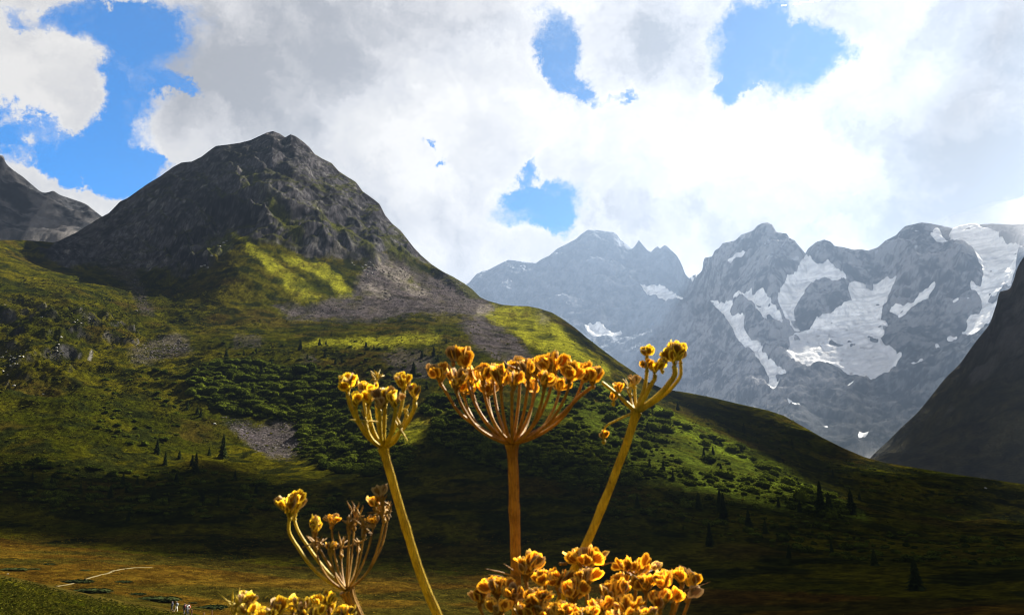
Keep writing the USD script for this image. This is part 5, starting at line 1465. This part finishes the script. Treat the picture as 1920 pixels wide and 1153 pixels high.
plant('leaning sparse umbel at the right, with long bare rays and few seeds', (1193, 772), 0.53, [(1185, 800, 0), (1172, 838, 0), (1140, 925, 0), (1097, 1022, 0), (1060, 1105, 0)], (14, 17), 'yellow', 'yellow', [
    (1264, 664, 34, 50, 12, 0.0, {'via': [(1225, 750), (1252, 722), (1266, 698)], 'rt': 1.5, 'size': 24}), (1276, 662, 16, 40, 4, 0.008, {'via': [(1232, 750), (1264, 722), (1277, 698)], 'size': 22}),
    (1213, 660, 24, 26, 5, 0.0, {'via': [(1200, 750), (1209, 725), (1213, 690)], 'size': 18}), (1213, 684, 24, 26, 5, -0.006, {'size': 16, 'noray': True, 'seedm': 'orange'}), (1228, 690, 30, 30, 7, -0.004, {'via': [(1206, 750), (1220, 722), (1228, 708)], 'size': 18, 'rt': 1.3}), (1242, 682, 22, 30, 5, 0.0, {'size': 18, 'noray': True}),
    (1190, 714, 22, 26, 6, 0.01, {'size': 14, 'seedm': 'pale', 'rt': 0.8}), (1182, 728, 24, 28, 5, 0.012, {'dry': True, 'rt': 0.7}), (1160, 728, 20, 28, 5, 0.0, {'size': 15, 'seedm': 'orange', 'via': [(1182, 765), (1172, 756)], 'rt': 0.6}), (1150, 750, 12, 14, 2, 0.0, {'size': 13, 'seedm': 'orange', 'noray': True}), (1132, 817, 20, 24, 6, 0.0, {'size': 14, 'seedm': 'orange', 'via': [(1160, 786), (1134, 803)], 'rt': 0.55})], 23, ray_thick=0.00135,
    extra=[('ray', [(1193, 772, 0.53), (1165, 746, 0.525), (1129, 717, 0.52)], 0.8, 0.00125), ('bract', [(1178, 824, 0.53), (1172, 822, 0.528), (1166, 822, 0.526)], 0.4, 0.0008)])

plant('withered skeleton umbel at the lower left, mostly bare brown rays', (650, 1106), 0.50, [(656, 1120, 0), (668, 1148, 0), (690, 1200, 0)], (20, 21), 'brown', 'yellow', [
    (543, 946, 54, 56, 16, 0.0, {'via': [(603, 1080), (560, 1028), (541, 990)], 'straw': 'yellow', 'rt': 1.3}), (552, 950, 40, 50, 6, 0.008, {'via': [(612, 1070), (578, 1025), (556, 988)], 'straw': 'yellow', 'rt': 1.2}), (590, 985, 30, 46, 8, 0.0, {'size': 20, 'via': [(622, 1066), (600, 1030)]}),
    (622, 976, 32, 24, 9, 0.01, {'size': 12, 'seedm': 'orange', 'rt': 0.75}), (592, 1018, 34, 22, 9, -0.01, {'dry': True, 'rt': 0.8}), (620, 1026, 32, 26, 11, -0.015, {'size': 12, 'seedm': 'orange', 'rt': 0.9}), (655, 984, 26, 30, 8, 0.0, {'dry': True}), (664, 972, 34, 40, 8, 0.02, {'dry': True, 'rt': 0.7}), (682, 990, 28, 30, 8, -0.01, {'dry': True, 'rt': 0.7}),
    (700, 975, 30, 22, 7, 0.01, {'size': 12, 'seedm': 'orange', 'rt': 0.7}), (720, 962, 36, 30, 9, 0.0, {'dry': True, 'rt': 0.9, 'via': [(690, 1070), (713, 1010)]}), (726, 958, 26, 30, 7, 0.015, {'dry': True, 'rt': 0.8, 'via': [(695, 1064), (722, 1000)]}), (703, 944, 26, 20, 5, 0.0, {'size': 16, 'seedm': 'orange', 'noray': True}), (718, 948, 20, 26, 6, 0.0, {'dry': True, 'noray': True}), (712, 920, 26, 20, 4, 0.0, {'size': 20, 'seedm': 'pale', 'noray': True, 'lean': (6, 18)}), (640, 1030, 18, 26, 4, 0.02, {'dry': True, 'rt': 0.6}), (672, 1020, 16, 22, 4, 0.02, {'dry': True, 'rt': 0.6})], 24, ray_thick=0.00085)

plant('low dark cluster at the bottom left with bright yellow backlit seed rims', (560, 1285), 0.49, [(570, 1330, 0), (585, 1400, 0)], (20, 21), 'brown', 'yellow', [
    (462, 1128, 44, 44, 13, 0.0, {'size': 22}), (440, 1138, 26, 34, 9, 0.0, {'dry': True, 'straw': 'yellow'}), (470, 1146, 50, 40, 10, -0.01), (522, 1140, 40, 42, 11, 0.0, {'size': 26}), (548, 1134, 26, 40, 6, 0.008), (566, 1138, 42, 42, 11, -0.01), (604, 1128, 54, 42, 14, 0.0), (618, 1140, 30, 42, 7, 0.01), (590, 1152, 44, 40, 9, -0.015), (648, 1150, 36, 34, 8, 0.0), (500, 1158, 44, 40, 9, -0.02)], 25, ray_thick=0.0011, size=22)

plant('dense golden seed head at the bottom centre, cut by the frame edge', (1105, 1305), 0.50, [(1110, 1350, 0), (1125, 1430, 0)], (22, 22), 'orange', 'orange', [
    (986, 1062, 62, 58, 15, 0.012, {'size': 28}), (932, 1100, 54, 44, 15, 0.0), (962, 1112, 48, 44, 12, -0.01), (1006, 1122, 56, 52, 16, -0.02), (1048, 1088, 48, 50, 12, 0.01, {'size': 26}), (1075, 1108, 54, 54, 14, -0.005, {'size': 28}), (1100, 1048, 76, 52, 18, 0.02, {'size': 27}), (1195, 1064, 84, 44, 17, 0.015), (1148, 1112, 62, 52, 16, -0.005), (1212, 1092, 44, 44, 10, 0.0, {'size': 27}), (1244, 1090, 46, 46, 11, -0.005, {'size': 29}), (1278, 1080, 40, 44, 10, 0.01), (1297, 1090, 24, 34, 4, 0.01, {'size': 25}),
    (1020, 1086, 40, 40, 9, 0.02), (1100, 1082, 50, 40, 11, 0.0), (1165, 1092, 44, 40, 9, 0.02), (900, 1118, 36, 44, 9, 0.01), (935, 1140, 50, 44, 11, -0.015), (1030, 1150, 54, 44, 12, -0.03), (1100, 1156, 56, 44, 12, -0.035), (1160, 1160, 54, 44, 12, -0.035), (1210, 1156, 46, 44, 10, -0.03), (1262, 1120, 30, 36, 6, -0.01), (1130, 1140, 54, 46, 12, -0.02), (1180, 1136, 54, 46, 12, -0.025), (1238, 1126, 46, 46, 11, -0.015), (1060, 1146, 54, 44, 11, -0.03), (980, 1150, 54, 40, 10, -0.02), (1300, 1112, 22, 16, 2, 0.0, {'seedm': 'pale', 'size': 26, 'noray': True, 'lean': (-14, 4)})], 26, ray_thick=0.0012, size=24,
    extra=[('bract', [(975, 1086, 0.505), (945, 1074, 0.503), (910, 1066, 0.50)], 0.15, 0.0009), ('bract', [(972, 1090, 0.505), (948, 1082, 0.503), (915, 1077, 0.50)], 0.15, 0.0008), ('bract', [(976, 1082, 0.505), (958, 1066, 0.503), (944, 1056, 0.50)], 0.15, 0.0008), ('bract', [(1128, 1060, 0.515), (1140, 1056, 0.513), (1152, 1053, 0.51)], 0.15, 0.0007), ('bract', [(1062, 1056, 0.515), (1055, 1057, 0.513), (1050, 1056, 0.51)], 0.9, 0.0011), ('bract', [(1283, 1108, 0.50), (1305, 1100, 0.50), (1332, 1090, 0.50)], 0.1, 0.0005)])
